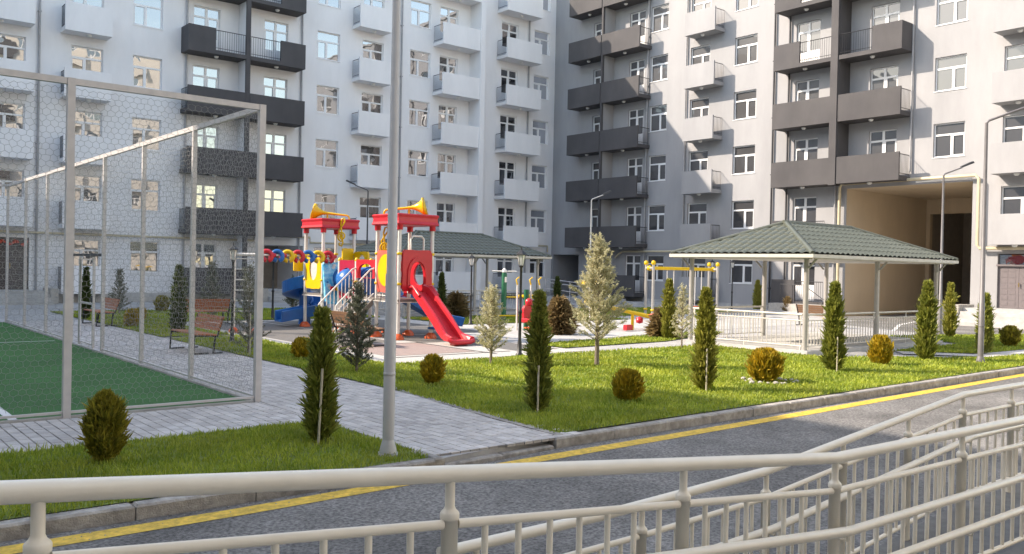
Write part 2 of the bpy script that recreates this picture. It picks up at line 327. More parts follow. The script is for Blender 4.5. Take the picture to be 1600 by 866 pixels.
for nm, poly in LAWNS:
    sheet(nm, poly, .004, 'soil')
    me = grass(poly, nm)
    if me: o = put('grass', me, 'blade'); tag(o, GL[nm], 'grass', kind='stuff')
# sports pitch
sheet('sports_pitch', rect(-11, 12.15, 5.15, 30.9), -.004, 'turf')
strip('pitch_line', [(2.15, 12.2), (2.15, 30.2)], .1, .0, 'white_line'); strip('pitch_line', [(-10.4, 23.5), (5.0, 23.5)], .08, .0, 'white_line')
pk = bpy.data.objects.new('pitch_edging', None); COL.objects.link(pk); pk['kind'] = 'structure'
for i in range(9): put('edging_stone', MB().cbox(5.17, 5.23, 12.02+i*2.1, 14.1+i*2.1, -.1, .025, .008), 'concrete', pk)
for i in range(5): put('edging_stone', MB().cbox(3.15-2.05*i, 5.165-2.05*i, 12.03, 12.09, -.1, .025, .008), 'concrete', pk)
# play pad and surfaces
sheet('play_pad', [(9.42, 15.3), (15.1, 15.5), (15.1, 24), (17.8, 24), (17.8, 29), (9.42, 29)], -.008, 'rubber_grey')
sheet('gym_pad', [(15.12, 17.6), (19, 18.3), (24, 18.9), (36, 20), (36, 26.5), (26, 26.5), (26, 24.5), (17.85, 24.5), (15.12, 23.5)], -.010, 'concrete')
for i, (a, b, c, d, m) in enumerate([(9.9, 19.6, 12.3, 27.8, 'rubber_dark'), (12.4, 21.5, 16.8, 28.5, 'rubber_dark'), (10.2, 16.6, 12.6, 19.3, 'rubber_red'), (12.75, 19.2, 14.9, 21.3, 'rubber_dark'), (13.6, 16.2, 14.9, 18.9, 'rubber_dark')]):
    sheet('rubber_surface', rect(a, b, c, d), -.003, m)
for p in ([(9.9, 16.3), (13.4, 16.3)], [(10, 19.45), (15, 19.0)], [(12.68, 15.9), (12.68, 19.3)]): strip('rubber_band', p, .07, .001, 'rubber_dark')
# drive towards the archway
sheet('drive', [(30, 12.6), (36, 11.5), (45, 17.0), (60, 17.0), (60, 22.9), (40.2, 22.9), (33, 19.4)], -.014, 'asphalt')
strip('yellow_drive_line', [(33.2, 19.7), (36.5, 21.9), (39.5, 22.6), (47, 22.7)], .14, -.010, 'yellow_line')
strip('white_drive_line', [(31, 15.8), (35, 17.6), (38.5, 18.6), (47, 18.9)], .14, -.010, 'white_line')
strip('narrow_walk', [(22.3, 11.2), (23.6, 9.6), (26, 9.45), (34.5, 9.4)], .75, .006, 'paver')
# ================================================================ BUILDINGS
FH = 2.98
def FL(k): return .6+FH*k
def bx(mb, s0, s1, n0, n1, z0, z1): return mb.box(s0, s1, n0, n1, z0, z1)
def facade(T, s0, s1, z0, z1, openings, reveal=.22):
    mb = MB(T); S = sorted({s0, s1, *[v for o in openings for v in o[:2]]}); Z = sorted({z0, z1, *[v for o in openings for v in o[2:4]]})
    S = [v for v in S if s0 <= v <= s1]
    vid = {}; V = []; F = []
    def vi(a, b):
        if (a, b) not in vid: vid[(a, b)] = len(V); V.append((a, 0, b))
        return vid[(a, b)]
    for a, b in zip(S, S[1:]):
        col = [o for o in openings if o[0] <= (a+b)/2 <= o[1]]
        for c, d in zip(Z, Z[1:]):
            m = (c+d)/2
            if any(o[2] < m < o[3] for o in col): continue
            F.append((vi(a, c), vi(b, c), vi(b, d), vi(a, d)))
    mb.add(V, F)
    for o in openings:
        a, b, c, d = o[:4]; r = -(o[4] if len(o) > 4 else reveal)
        mb.add([(a, 0, c), (b, 0, c), (b, 0, d), (a, 0, d), (a, r, c), (b, r, c), (b, r, d), (a, r, d)], [(0, 1, 5, 4), (1, 2, 6, 5), (2, 3, 7, 6), (3, 0, 4, 7)])
    return mb
FR = .055
def win_meshes(T, a, b, c, d, kind):
    """frame mesh and pane meshes for a window filling a..b, c..d; kind 'w' transom over two lights, 'd' two columns with a door in column two"""
    n0, n1 = -.17, -.10; f = MB(T); panes = []
    def pane(x0, x1, z0, z1): panes.append(MB(T).box(x0+.002, x1-.002, -.15, -.135, z0+.002, z1-.002).mesh('pane'))
    bx(f, a, a+FR, n0, n1, c, d); bx(f, b-FR, b, n0, n1, c, d); bx(f, a+FR, b-FR, n0, n1, d-FR, d); bx(f, a+FR, b-FR, n0, n1, c, c+FR)
    zt = c+(d-c)*.66
    if kind == 'w':
        m = a+(b-a)*.44
        bx(f, a+FR, b-FR, n0, n1, zt-.04, zt+.04); bx(f, m-.045, m+.045, n0, n1, c+FR, zt-.04)
        bx(f, a+FR, a+FR+.035, n0, n1+.012, c+FR, zt-.04); bx(f, m-.08, m-.045, n0, n1+.012, c+FR, zt-.04); bx(f, a+FR+.035, m-.08, n0, n1+.012, zt-.075, zt-.04); bx(f, a+FR+.035, m-.08, n0, n1+.012, c+FR, c+FR+.035)
        pane(a+FR, b-FR, zt+.04, d-FR); pane(a+FR, m-.045, c+FR, zt-.04); pane(m+.045, b-FR, c+FR, zt-.04)
        bx(f, a-.03, b+.03, -.1, .03, c-.035, c-.002)
    else:
        m = (a+b)/2; zs = d-.50; zp = c+.75
        bx(f, m-.06, m+.06, n0, n1, c+FR, d-FR)
        for x0, x1, dr in ((a+FR, m-.06, kind == 'e'), (m+.06, b-FR, kind == 'd')):
            bx(f, x0, x1, n0, n1, zs-.05, zs+.04)
            pane(x0, x1, zs+.04, d-FR)
            if dr:
                bx(f, x0, x0+.06, n0, n1+.01, c+FR, zs-.05); bx(f, x1-.06, x1, n0, n1+.01, c+FR, zs-.05); bx(f, x0+.06, x1-.06, n0, n1+.01, c+FR, zp)
                pane(x0+.06, x1-.06, zp, zs-.05)
            else:
                bx(f, x0, x1, n0, n1, zp-.03, zp+.04); bx(f, x0, x1, n0-.01, n1-.01, c+FR, zp-.03)
                pane(x0, x1, zp+.04, zs-.05)
    return f.mesh('window'), panes
def balcony_parts(T, a, b, p, mode, side, half=None):
    """slab and parapet mesh, railing mesh; z relative to floor. mode solid/half. side: which ends carry a rail instead of a wall ('a','b','')"""
    s = MB(T); r = MB(T); t = .10; z0, z1 = -.2, 1.08
    bx(s, a, b, .003, p, z0, 0)
    def rail_run(x0, y0, x1, y1):
        L = math.hypot(x1-x0, y1-y0); n = max(2, round(L/.12)); g = .014
        for zz in (.12, 1.0):
            r.tube([(x0, y0, zz), (x1, y1, zz)], .02 if zz > .5 else .014, 4, True)
        for i in range(n+1):
            x = x0+(x1-x0)*i/n; y = y0+(y1-y0)*i/n; r.tube([(x, y, 0.0), (x, y, 1.0)], .009, 4, False)
    f0, f1 = a, b
    if mode == 'half':
        if half == 'lo': f1 = a+(b-a)*.46; rail_run(f1+.02, p-.06, b-.03, p-.06)
        else: f0 = b-(b-a)*.46; rail_run(a+.03, p-.06, f0-.02, p-.06)
    bx(s, f0, f1, p-t, p, 0, z1)
    if 'a' in side: rail_run(a+.05, .03, a+.05, p-t-.03)
    elif side != 'n' and not (mode == 'half' and half == 'hi'): bx(s, a, a+t, .003, p-t, 0, z1)
    if 'b' in side: rail_run(b-.05, .03, b-.05, p-t-.03)
    elif side != 'n' and not (mode == 'half' and half == 'lo'): bx(s, b-t, b, .003, p-t, 0, z1)
    return s.mesh('balcony'), (r.mesh('railing') if r.v else None)
def lamp_mesh(T, s, n):
    pr = [(.002, -.30), (.06, -.295), (.1, -.265), (.115, -.225), (.115, -.2)]
    mb = MB(T); return mb.lathe(pr, (s, n, 0), 12).mesh('ceiling_lamp')
class Block:
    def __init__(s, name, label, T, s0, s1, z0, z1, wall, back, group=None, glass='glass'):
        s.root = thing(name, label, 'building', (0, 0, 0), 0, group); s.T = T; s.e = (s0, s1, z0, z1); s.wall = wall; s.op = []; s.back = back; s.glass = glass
    def window(s, a, b, ks, kind='w', c=1.40, d=2.92, panes=True):
        me, pn = win_meshes(s.T, a, b, c if kind == 'w' else .64, d, kind); base = None
        for k in ks:
            o = put('window', me, 'pvc', s.root, (0, 0, FH*k))
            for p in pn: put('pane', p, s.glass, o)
            s.op.append((a, b, (c if kind == 'w' else .64)+FH*k, d+FH*k))
    def balcony(s, a, b, p, ks, m, side='', mode='solid', half=None, lamp=True):
        me, rl = balcony_parts(s.T, a, b, p, mode, side, half); lm = lamp_mesh(s.T, (a+b)/2+.1, p*.55)
        for k in ks:
            o = put('balcony', me, m, s.root, (0, 0, FL(k)))
            if rl: put('railing', rl, 'dark_metal', o)
            if lamp: put('ceiling_lamp', lm, 'soffit_lamp', o)
    def pipe(s, pts, r, m, name, n=8):
        put(name, MB(s.T).tube(pts, r, n), m, s.root)
    def brackets(s, x, zs, m='downpipe'):
        me = MB(s.T).box(x-.075, x+.075, 0, .15, -.02, .02).mesh('pipe_bracket')
        for z in zs: put('pipe_bracket', me, m, s.root, (0, 0, z))
    def finish(s):
        s0, s1, z0, z1 = s.e
        put('wall', facade(s.T, s0, s1, z0, z1, s.op), s.wall, s.root)
        mb = MB(s.T); D = -s.back
        mb.add([(s0, 0, z0), (s1, 0, z0), (s1, D, z0), (s0, D, z0), (s0, 0, z1), (s1, 0, z1), (s1, D, z1), (s0, D, z1)], [(1, 2, 6, 5), (2, 3, 7, 6), (3, 0, 4, 7)])
        put('outer_wall', mb, s.wall, s.root)
        put('roof', MB(s.T).box(s0-.05, s1+.05, D, .12, z1, z1+.22), s.wall, s.root)
ALL = range(0, 7); UP = range(1, 7)
TOP = 21.6
# ---------------- back block (faces the road)
TL = lambda s, n, z: (s, 44.4-n, z)
L = Block('apartment_building', 'long white apartment block in shade, with charcoal double balconies, behind the playground', TL, -60, 41, -.1, TOP, 'white_wall', 13)
L.window(6.72, 8.1, UP); L.window(9.95, 11.34, ALL); L.window(12.67, 14.05, ALL)
L.window(15.55, 16.9, ALL, 'd'); L.window(19.28, 20.62, UP, 'e'); L.window(22.35, 23.73, ALL); L.window(25.17, 26.55, ALL); L.window(28.37, 29.81, ALL)
L.window(30.5, 31.84, ALL, 'd'); L.window(35.29, 36.68, ALL, 'e'); L.window(38.07, 39.43, ALL)
L.window(1.0, 2.4, range(0, 7)); L.window(3.8, 5.2, ALL)
L.balcony(5.6, 8.3, .9, UP, 'white_wall', 'a'); L.balcony(9.5, 11.5, .9, ALL, 'white_wall', 'a'); L.balcony(24.5, 26.55, .9, ALL, 'white_wall', 'a')
L.balcony(14.95, 17.86, 1.1, (0, 1, 2, 3), 'dark_wall', 'a'); L.balcony(14.95, 17.86, 1.1, (4, 5, 6), 'dark_wall', '', 'half', 'lo')
L.balcony(18.1, 21.12, 1.1, (1, 2, 3), 'dark_wall', ''); L.balcony(18.1, 21.12, 1.1, (4, 5, 6), 'dark_wall', '', 'half', 'hi')
for k in ALL:
    put('fin_wall', MB(TL).box(17.88, 18.08, .002, .95, FL(k), FL(k)+FH-.2), 'white_wall', L.root)
put('fin_edge', MB(TL).box(17.87, 18.09, .952, 1.09, .2, TOP-.1), 'dark_wall', L.root)
L.balcony(30.0, 32.75, 1.1, ALL, 'white_wall', 'a'); put('fin_wall', MB(TL).box(32.76, 33.1, .002, 1.16, -.05, TOP-.05), 'white_wall', L.root)
L.balcony(34.9, 37.8, 1.1, ALL, 'white_wall', 'a')
for x in (8.62, 15.2, 21.4, 27.72, 37.55): L.pipe([(x, .1, 0), (x, .1, TOP-.4)], .05, 'downpipe', 'downpipe'); L.brackets(x, [1.2+FH*k for k in ALL])
L.pipe([(-13, .22, 3.14), (18.8, .22, 3.14), (18.8, .22, 3.42), (22, .22, 3.42), (22, .22, 3.14), (36.8, .22, 3.14), (36.8, .22, 3.5), (39.4, .22, 3.5), (39.4, .22, 3.1)], .055, 'gas_pipe', 'gas_pipe')
# passage under the charcoal balcony
L.op.append((19.2, 21.7, .55, 2.95, 3.2))
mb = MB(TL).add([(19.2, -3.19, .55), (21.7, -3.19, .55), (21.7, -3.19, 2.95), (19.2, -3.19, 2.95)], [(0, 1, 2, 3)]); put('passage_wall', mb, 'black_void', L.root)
put('plinth', MB(TL).box(-59.9, 19.1, .004, .12, -.05, .42), 'concrete', L.root); put('plinth', MB(TL).box(21.8, 39.8, .004, .12, -.05, .42), 'concrete', L.root)
def steps(T, root, a, b, n_out, top, n=4, tread=.32, land=1.3, m='concrete', flank=True):
    put('landing', MB(T).box(a, b, .125, land, -.05, top), m, root)
    h = (top+.02)/n
    for i in range(n-1): put('step', MB(T).box(a+.002, b-.002, land+.002+tread*i, land+tread*(i+1), -.05, top-h*(i+1)), m, root)
    if flank:
        for x in (a-.32, b+.01): put('flank_wall', MB(T).box(x, x+.31, .13, land+tread*1.2, -.05, top+.12), 'stone', root)
steps(TL, L.root, 19.0, 22.0, 0, .54, 4); steps(TL, L.root, 6.3, 8.9, 0, .54, 4)
L.op.append((6.7, 8.35, .55, 2.9, .2))
d = put('door', MB(TL).box(6.71, 7.52, -.15, -.09, .57, 2.88), 'door_brown', L.root); put('handle', MB(TL).tube([(7.45, -.04, 1.5), (7.45, -.04, 1.75)], .02, 6), 'brass', d)
d = put('door', MB(TL).box(7.53, 8.34, -.15, -.09, .57, 2.88), 'door_brown', L.root); put('handle', MB(TL).tube([(7.6, -.04, 1.5), (7.6, -.04, 1.75)], .02, 6), 'brass', d)
gar = MB(TL)
for i in range(70):
    t = random.random(); gar.lathe([(.001, -.05), (.05, -.02), (.045, .03), (.001, .05)], (6.75+1.55*t, .06+random.uniform(-.03, .05), 2.72-.16*math.sin(t*PI*3)**2+random.uniform(-.05, .05)), 6)
tag(put('garland', gar, 'petal_red'), 'red garland hung above the brown entrance door at far left', 'garland')
L.finish()
# ---------------- right block (faces left, in the sun)
TR = lambda s, n, z: (39.95-n, s, z)
R_ = Block('apartment_building', 'grey apartment block at right, sunlit, with charcoal balconies and a tall archway', TR, 4.6, 45.5, -.1, TOP, 'grey_wall', 13, glass='glass_low_refl')
R_.window(39.4, 40.7, UP, 'd'); R_.window(36.3, 37.57, ALL, 'e'); R_.window(34.47, 35.82, ALL); R_.window(31.39, 32.76, ALL); R_.window(28.25, 29.7, ALL)
R_.window(24.53, 25.88, ALL, 'd'); R_.window(20.44, 21.82, range(2, 7), 'e'); R_.window(17.35, 18.73, range(2, 7)); R_.window(14.35, 15.79, UP); R_.window(11.0, 12.4, ALL); R_.window(7.2, 8.6, ALL)
R_.balcony(38.97, 41.9, 1.1, UP, 'dark_wall', 'n'); R_.balcony(35.75, 38.83, 1.1, ALL, 'dark_wall', 'a')
for k in ALL: put('fin_wall', MB(TR).box(38.83, 38.97, .002, .9, FL(k), FL(k)+FH-.2), 'grey_wall', R_.root)
put('fin_edge', MB(TR).box(38.835, 38.965, .903, 1.06, .2, TOP-.1), 'dark_wall', R_.root)
R_.balcony(30.4, 32.5, .9, ALL, 'grey_wall', 'a')
R_.balcony(23.26, 26.46, 1.1, (2, 3), 'dark_wall', ''); R_.balcony(23.26, 26.46, 1.1, (4, 5, 6), 'dark_wall', '', 'half', 'hi'); R_.balcony(23.4, 26.3, 1.1, (0, 1), 'dark_wall', '', 'half', 'hi')
R_.balcony(19.75, 22.85, 1.1, (2, 3), 'dark_wall', 'a'); R_.balcony(19.75, 22.85, 1.1, (4, 5, 6), 'dark_wall', '', 'half', 'lo')
for k in range(2, 7): put('fin_wall', MB(TR).box(22.86, 23.25, .002, 1.0, FL(k), FL(k)+FH-.2), 'dark_wall', R_.root)
put('fin_edge', MB(TR).box(22.87, 23.24, 1.002, 1.15, FL(2)-.25, TOP-.1), 'dark_wall', R_.root)
R_.balcony(13.9, 15.9, .9, UP, 'grey_wall', 'a'); R_.balcony(6.9, 8.9, .9, UP, 'grey_wall', 'a')
for x, m in ((35.95, 'downpipe'), (33.0, 'downpipe'), (27.1, 'dark_metal'), (26.2, 'dark_metal'), (23.45, 'downpipe')):
    R_.pipe([(x, .1, .1), (x, .1, TOP-.4)], .05, m, 'downpipe'); R_.brackets(x, [1.2+FH*k for k in ALL], m)
R_.pipe([(19.72, .1, 6.8), (19.72, .1, TOP-.4)], .05, 'downpipe', 'downpipe')
R_.pipe([(38.2, .22, 2.75), (37.9, .22, 3.0), (37.6, .22, 3.14), (27.4, .22, 3.14)], .06, 'gas_pipe', 'gas_pipe')
R_.pipe([(23.12, .25, .3), (23.12, .25, 6.25), (23.0, .25, 6.42), (16.75, .25, 6.42), (16.6, .25, 6.27), (16.6, .25, 3.4), (16.5, .25, 3.25), (5, .25, 3.25)], .075, 'gas_pipe', 'gas_pipe')
R_.pipe([(19.4, .15, 6.3), (16.9, .15, 6.3)], .04, 'pvc', 'gas_pipe')
# archway
AX0, AX1, AZ = 16.95, 22.9, 6.2
R_.op.append((AX0, AX1, -.1, AZ, .05))
arch = MB(TR)
arch.add([(AX1, -.05, -.1), (AX1, -8.3, -.1), (AX1, -8.3, AZ), (AX1, -.05, AZ), (AX0, -.05, -.1), (AX0, -8.3, -.1), (AX0, -8.3, AZ), (AX0, -.05, AZ)], [(0, 1, 2, 3), (4, 7, 6, 5), (2, 6, 7, 3)])
put('archway_wall', arch, 'beige_wall', R_.root)
back = MB(TR); back.box(AX1-.22, AX1-.003, -8.6, -8.31, -.1, AZ); back.box(AX0+.003, AX1-.22, -8.6, -8.31, 5.4, AZ); put('archway_frame', back, 'beige_wall', R_.root)
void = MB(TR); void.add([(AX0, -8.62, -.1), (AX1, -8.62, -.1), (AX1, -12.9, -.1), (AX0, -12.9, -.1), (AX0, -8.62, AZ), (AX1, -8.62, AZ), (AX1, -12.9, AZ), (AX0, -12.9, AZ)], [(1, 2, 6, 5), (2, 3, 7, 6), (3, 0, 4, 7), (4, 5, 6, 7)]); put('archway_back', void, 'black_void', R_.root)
for a, c in ((20.1, 3.6), (18.2, .9)):
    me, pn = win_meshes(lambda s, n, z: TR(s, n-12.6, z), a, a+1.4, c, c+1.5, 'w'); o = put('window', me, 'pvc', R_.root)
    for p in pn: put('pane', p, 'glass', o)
put('riser_pipe', MB(TR).tube([(18.3, -12.6, 0), (18.3, -12.6, 6)], .1, 8), 'downpipe', R_.root)
# corner passage, door and steps
R_.op.append((41.7, 44.2, .1, 2.95, 2.6)); put('passage_wall', MB(TR).add([(41.7, -2.59, .1), (44.2, -2.59, .1), (44.2, -2.59, 2.95), (41.7, -2.59, 2.95)], [(0, 1, 2, 3)]), 'black_void', R_.root)
R_.op.append((14.2, 15.85, .7, 3.02, .2))
for a in (14.21, 15.03):
    d = put('door', MB(TR).box(a, a+.81, -.16, -.1, .71, 2.5), 'door_grey', R_.root)
    for i in range(2):
        for j in range(7): put('door_panel', MB(TR).cbox(a+.12+.31*i, a+.38+.31*i, -.1, -.09, .82+.24*j, 1.0+.24*j, .005), 'door_grey', d)
put('handle', MB(TR).tube([(15.0, -.03, 1.62), (15.0, -.03, 1.8)], .022, 6), 'brass', d)
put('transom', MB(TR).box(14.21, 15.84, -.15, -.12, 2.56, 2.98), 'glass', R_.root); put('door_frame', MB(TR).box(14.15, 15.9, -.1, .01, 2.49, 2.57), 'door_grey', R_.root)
steps(TR, R_.root, 13.6, 16.7, 0, .69, 5, .3, 1.3)
put('plinth', MB(TR).box(17.02, 17.25, .13, 2.6, -.05, .8), 'stone', R_.root)
put('plinth', MB(TR).box(23.5, 41.6, .004, .12, -.05, .3), 'concrete', R_.root); put('ground_terrace', MB(TR).box(23.6, 41.5, .125, 2.4, -.05, .13), 'concrete', R_.root)
put('porch', MB(TR).box(22.95, 25.9, .2, 1.9, -.04, .5), 'stone', R_.root)
R_.finish()
# ---------------- left block, out of frame: closes the court on the sun side
TW = lambda s, n, z: (-12.5+n, s, z)
W = Block('apartment_building', 'white apartment block closing the court beyond the left edge', TW, -45, 29.7, -.1, 22.0, 'white_wall', 13)
for i in range(9): W.window(-38+7*i, -36.6+7*i, UP); W.balcony(-35+7*i, -32+7*i, 1.1, UP, 'dark_wall', 'a', lamp=False)
W.finish()
W2 = Block('apartment_building', 'lower white wing joining the left block to the back block', TW, 29.72, 44.2, -.1, 19.9, 'white_wall', 12.9)
for i in range(2): W2.window(31.5+6*i, 32.9+6*i, UP[:5])
W2.finish()
put('stair_tower', MB().box(-19, -13.5, 20, 25, 22.2, 24.2), 'white_wall', W.root)
# ---------------- near block behind the camera
TN = lambda s, n, z: (s, -7.0+n, z)
N_ = Block('apartment_building', 'cream apartment block behind the ramp railings', TN, -11.9, 33, -.1, 25.5, 'cream_wall', 13)
for i in range(6): N_.window(-8+6.2*i, -6.6+6.2*i, range(0, 8)); N_.window(-4.2+6.2*i, -2.8+6.2*i, range(1, 8), 'd'); N_.balcony(-4.8+6.2*i, -2.2+6.2*i, .5, range(1, 8), 'dark_wall' if i % 3 == 0 else 'cream_wall', 'a', lamp=False)
N_.finish()
# ================================================================ SPORTS FENCE
fence = thing('sports_fence', 'tall steel pitch fence of grey posts and hexagonal wire mesh', 'fence', (5.22, 12.06, 0))
FZ = 4.26
def fpart(name, mb, m): 
    o = put(name, mb, m, fence); o.location = (-5.22, -12.06, 0); return o
def fpost(x, y, z1=FZ, w=.04): return fpart('post', MB().box(x-w, x+w, y-w, y+w, -.05, z1), 'galv')
FXP = [5.22, 2.71, .2, -2.31]; FYP = [12.06+2.7*i for i in range(1, 8)]
for x in FXP: fpost(x, 12.06, FZ, .045)
for y in FYP: fpost(5.22, y, FZ, .035)
for x in (2.7, .2, -2.3): fpost(x, 30.96, FZ, .035)
def fbar(x0, x1, y0, y1, z0, z1): fpart('rail', MB().box(x0, x1, y0, y1, z0, z1), 'galv')
for a, b in zip(FXP[1:], FXP): fbar(a+.046, b-.046, 12.025, 12.095, FZ-.08, FZ-.002); fbar(a+.046, b-.046, 12.04, 12.08, .05, .08)
ys = [12.06]+FYP
for a, b in zip(ys, ys[1:]):
    fbar(5.19, 5.25, a+.046, b-.036, FZ-.08, FZ-.002)
    if not 20 < a < 21: fbar(5.205, 5.235, a+.046, b-.036, .05, .08)
for a, b in ((-2.3, .2), (.2, 2.7), (2.7, 5.22)): fbar(a+.036, b-.036, 30.93, 30.99, FZ-.08, FZ-.002)
# gate leaf in the side run
gy0, gy1 = 20.16, 22.86
for y in (20.9, 22.1): fpart('gate_post', MB().box(5.195, 5.245, y-.025, y+.025, -.05, 2.05), 'galv')
fpart('gate_lintel', MB().box(5.19, 5.25, gy0+.04, gy1-.04, 2.06, 2.12), 'dark_metal')
g = fpart('gate_leaf', MB().tube([(5.22, 20.95, .1), (5.22, 22.05, .1), (5.22, 22.05, 1.98), (5.22, 20.95, 1.98), (5.22, 20.95, .1)], .022, 6), 'galv')
put('gate_bar', MB().box(5.205, 5.235, 20.96, 22.04, .98, 1.02), 'galv', g); put('latch', MB().box(5.18, 5.26, 20.9, 20.99, 1.05, 1.18), 'dark_metal', g)
def hexmesh(ax, c, a0, a1, z0, z1, r=.0024, cell=.09):
    """honeycomb wire in the plane ax=c, spanning a0..a1 and z0..z1"""
    w = cell; h = w*1.05; rows = int((z1-z0)/(h*.75)); cols = int((a1-a0)/w); segs = []
    ox = (a1-a0-cols*w)/2
    for j in range(rows):
        zb = z0+j*h*.75; off = (w/2 if j % 2 else 0)
        for i in range(cols+(0 if j % 2 else 1)):
            x = a0+ox+off+i*w; jx = random.uniform(-.006, .006)
            segs.append((x, zb+h*.25, x, zb+h*.75))
            if x-w/2 >= a0-.01: segs.append((x, zb+h*.75, x-w/2, zb+h))
            if x+w/2 <= a1+.01: segs.append((x, zb+h*.75, x+w/2, zb+h))
    S = np.array(segs); n = len(S); N = np.random.default_rng(5)
    jit = {}
    def jt(a, b):
        k = (round(a, 3), round(b, 3))
        if k not in jit: jit[k] = N.normal(0, .0055, 3)
        return jit[k]
    P0 = np.array([(a, 0, b) for a, b, _, _ in segs])+np.array([jt(a, b) for a, b, _, _ in segs])*[1, 1.2, 1]
    P1 = np.array([(a, 0, b) for _, _, a, b in segs])+np.array([jt(a, b) for _, _, a, b in segs])*[1, 1.2, 1]
    d = P1-P0; d /= np.linalg.norm(d, axis=1)[:, None]; e1 = np.array([[0, 1., 0]]).repeat(n, 0); e2 = np.cross(d, e1)
    V = np.empty((n, 6, 3))
    for k in range(3):
        t = 2*PI*k/3; o = (e1*math.cos(t)+e2*math.sin(t))*r; V[:, k] = P0+o; V[:, 3+k] = P1+o
    if ax == 'y': V = V+[0, c, 0]
    else: V = np.stack([V[..., 1]+c, V[..., 0], V[..., 2]], -1)
    b = np.arange(n)[:, None]*6; F = np.concatenate([b+[0, 1, 4, 3], b+[1, 2, 5, 4], b+[2, 0, 3, 5]], 1).reshape(-1, 4)
    me = bpy.data.meshes.new('wire_mesh'); me.vertices.add(n*6); me.vertices.foreach_set('co', V.ravel()); me.loops.add(F.size); me.loops.foreach_set('vertex_index', F.ravel().astype(np.int32))
    me.polygons.add(len(F)); me.polygons.foreach_set('loop_start', np.arange(0, F.size, 4, dtype=np.int32)); me.update(calc_edges=True); return me
for a, b in zip(FXP[1:], FXP): fpart('wire_mesh', hexmesh('y', 12.1, a, b, .08, FZ-.08), 'wire')
for i, (a, b) in enumerate(zip(ys, ys[1:])): fpart('wire_mesh', hexmesh('x', 5.18, a+.03, b-.03, 2.1 if i == 3 else .08, FZ-.08, .0019), 'wire')
for a, b in ((-2.3, .2), (.2, 2.7), (2.7, 5.22)): fpart('wire_mesh', hexmesh('y', 30.92, a+.03, b-.03, .08, FZ-.08, .0019), 'wire')
# ================================================================ LAMPS
def street_lamp(loc, h, ang, label, m='lamp_pole', r=.062, arm=.75, head='dark_metal'):
    t = thing('street_lamp', label, 'street lamp', loc, ang, 'street lamps with angled arms')
    p = put('pole', MB().tube([(0, 0, .0), (0, 0, h*.25), (0, 0, h*.252), (0, 0, h)], [r, r*.98, r*.85, r*.55], 14), m, t)
    put('base_plate', MB().box(-.1, .1, -.1, .1, -.02, .02), m, t); put('base_collar', MB().lathe([(r*1.5, .025), (r*1.45, .06), (r*1.02, .16)], (0, 0, 0), 14), m, t)
    put('access_band', MB().lathe([(r*1.02, .84), (r*1.06, .845), (r*1.06, .87), (r*1.0, .875)], (0, 0, 0), 14), m, t)
    put('arm', MB().tube([(0, 0, h-.02), (.05, 0, h+.05), (arm, 0, h+arm*.42)], r*.42, 8), m, t)
    hd = put('lamp_head', MB().add([(arm-.05, -.06, h+arm*.42-.02), (arm+.42, -.085, h+arm*.42+.17), (arm+.42, .085, h+arm*.42+.17), (arm-.05, .06, h+arm*.42-.02), (arm-.03, -.05, h+arm*.42+.05), (arm+.38, -.07, h+arm*.42+.23), (arm+.38, .07, h+arm*.42+.23), (arm-.03, .05, h+arm*.42+.05)],
        [(0, 3, 2, 1), (4, 5, 6, 7), (0, 1, 5, 4), (1, 2, 6, 5), (2, 3, 7, 6), (3, 0, 4, 7)]), head, t)
    return t
street_lamp((4.9, 7.95, 0), 7.6, math.radians(-120), 'tall grey street lamp pole rising from the small front lawn')
street_lamp((21.5, 8.85, 0), 5.6, math.radians(-48), 'street lamp by the road at right, arm reaching out of frame', 'dark_pole', .065, .95)
street_lamp((30.8, 14.05, 0), 5.5, math.radians(-30), 'street lamp standing before the archway behind the near pavilion', 'dark_pole', .06, .7)
street_lamp((29.5, 30.0, 0), 5.3, math.radians(-10), 'pale street lamp in front of the charcoal corner balconies', 'white_metal', .05, .7)
street_lamp((20.6, 35.6, 0), 5.4, math.radians(150), 'dark street lamp behind the playground, arm pointing left', 'dark_metal', .05, .6)
def lantern(loc, label, h=2.42):
    t = thing('garden_lantern', label, 'lantern', loc, random.random(), 'black garden lanterns')
    put('pole', MB().lathe([(.09, 0), (.09, .03), (.055, .06), (.05, .3), (.038, .34), (.034, .95), (.05, .97), (.05, 1.02), (.032, 1.05), (.028, h-.42), (.05, h-.4), (.05, h-.37)], (0, 0, 0), 12), 'black_iron', t)
    put('lamp_glass', MB().lathe([(.055, h-.36), (.095, h-.13)], (0, 0, 0), 6, False), 'lamp_glass', t)
    put('cap', MB().lathe([(.13, h-.125), (.12, h-.1), (.05, h-.03), (.02, h-.01), (.014, h+.05), (.001, h+.08)], (0, 0, 0), 6, False), 'black_iron', t)
    fr = MB()
    for k in range(6): a = 2*PI*k/6; fr.tube([(.056*math.cos(a), .056*math.sin(a), h-.37), (.098*math.cos(a), .098*math.sin(a), h-.12)], .007, 4)
    put('cage', fr, 'black_iron', t)
lantern((12.9, 15.35, 0), 'black garden lantern between the red slide and the staked cypress'); lantern((18.31, 24.46, 0), 'black garden lantern in front of the far pavilion, left one')
lantern((8.53, 21.28, 0), 'black garden lantern behind the pitch fence beside the ladder'); lantern((13.25, 29.4, 0), 'black garden lantern behind the coloured rings')
lantern((8.84, 24.9, 0), 'black garden lantern behind the pitch fence, beyond the wooden bench'); lantern((36.2, 28.0, 0), 'black garden lantern left of the pair seen under the near pavilion roof', 2.6); lantern((36.4, 26.9, 0), 'black garden lantern right of the pair seen under the near pavilion roof', 2.6)
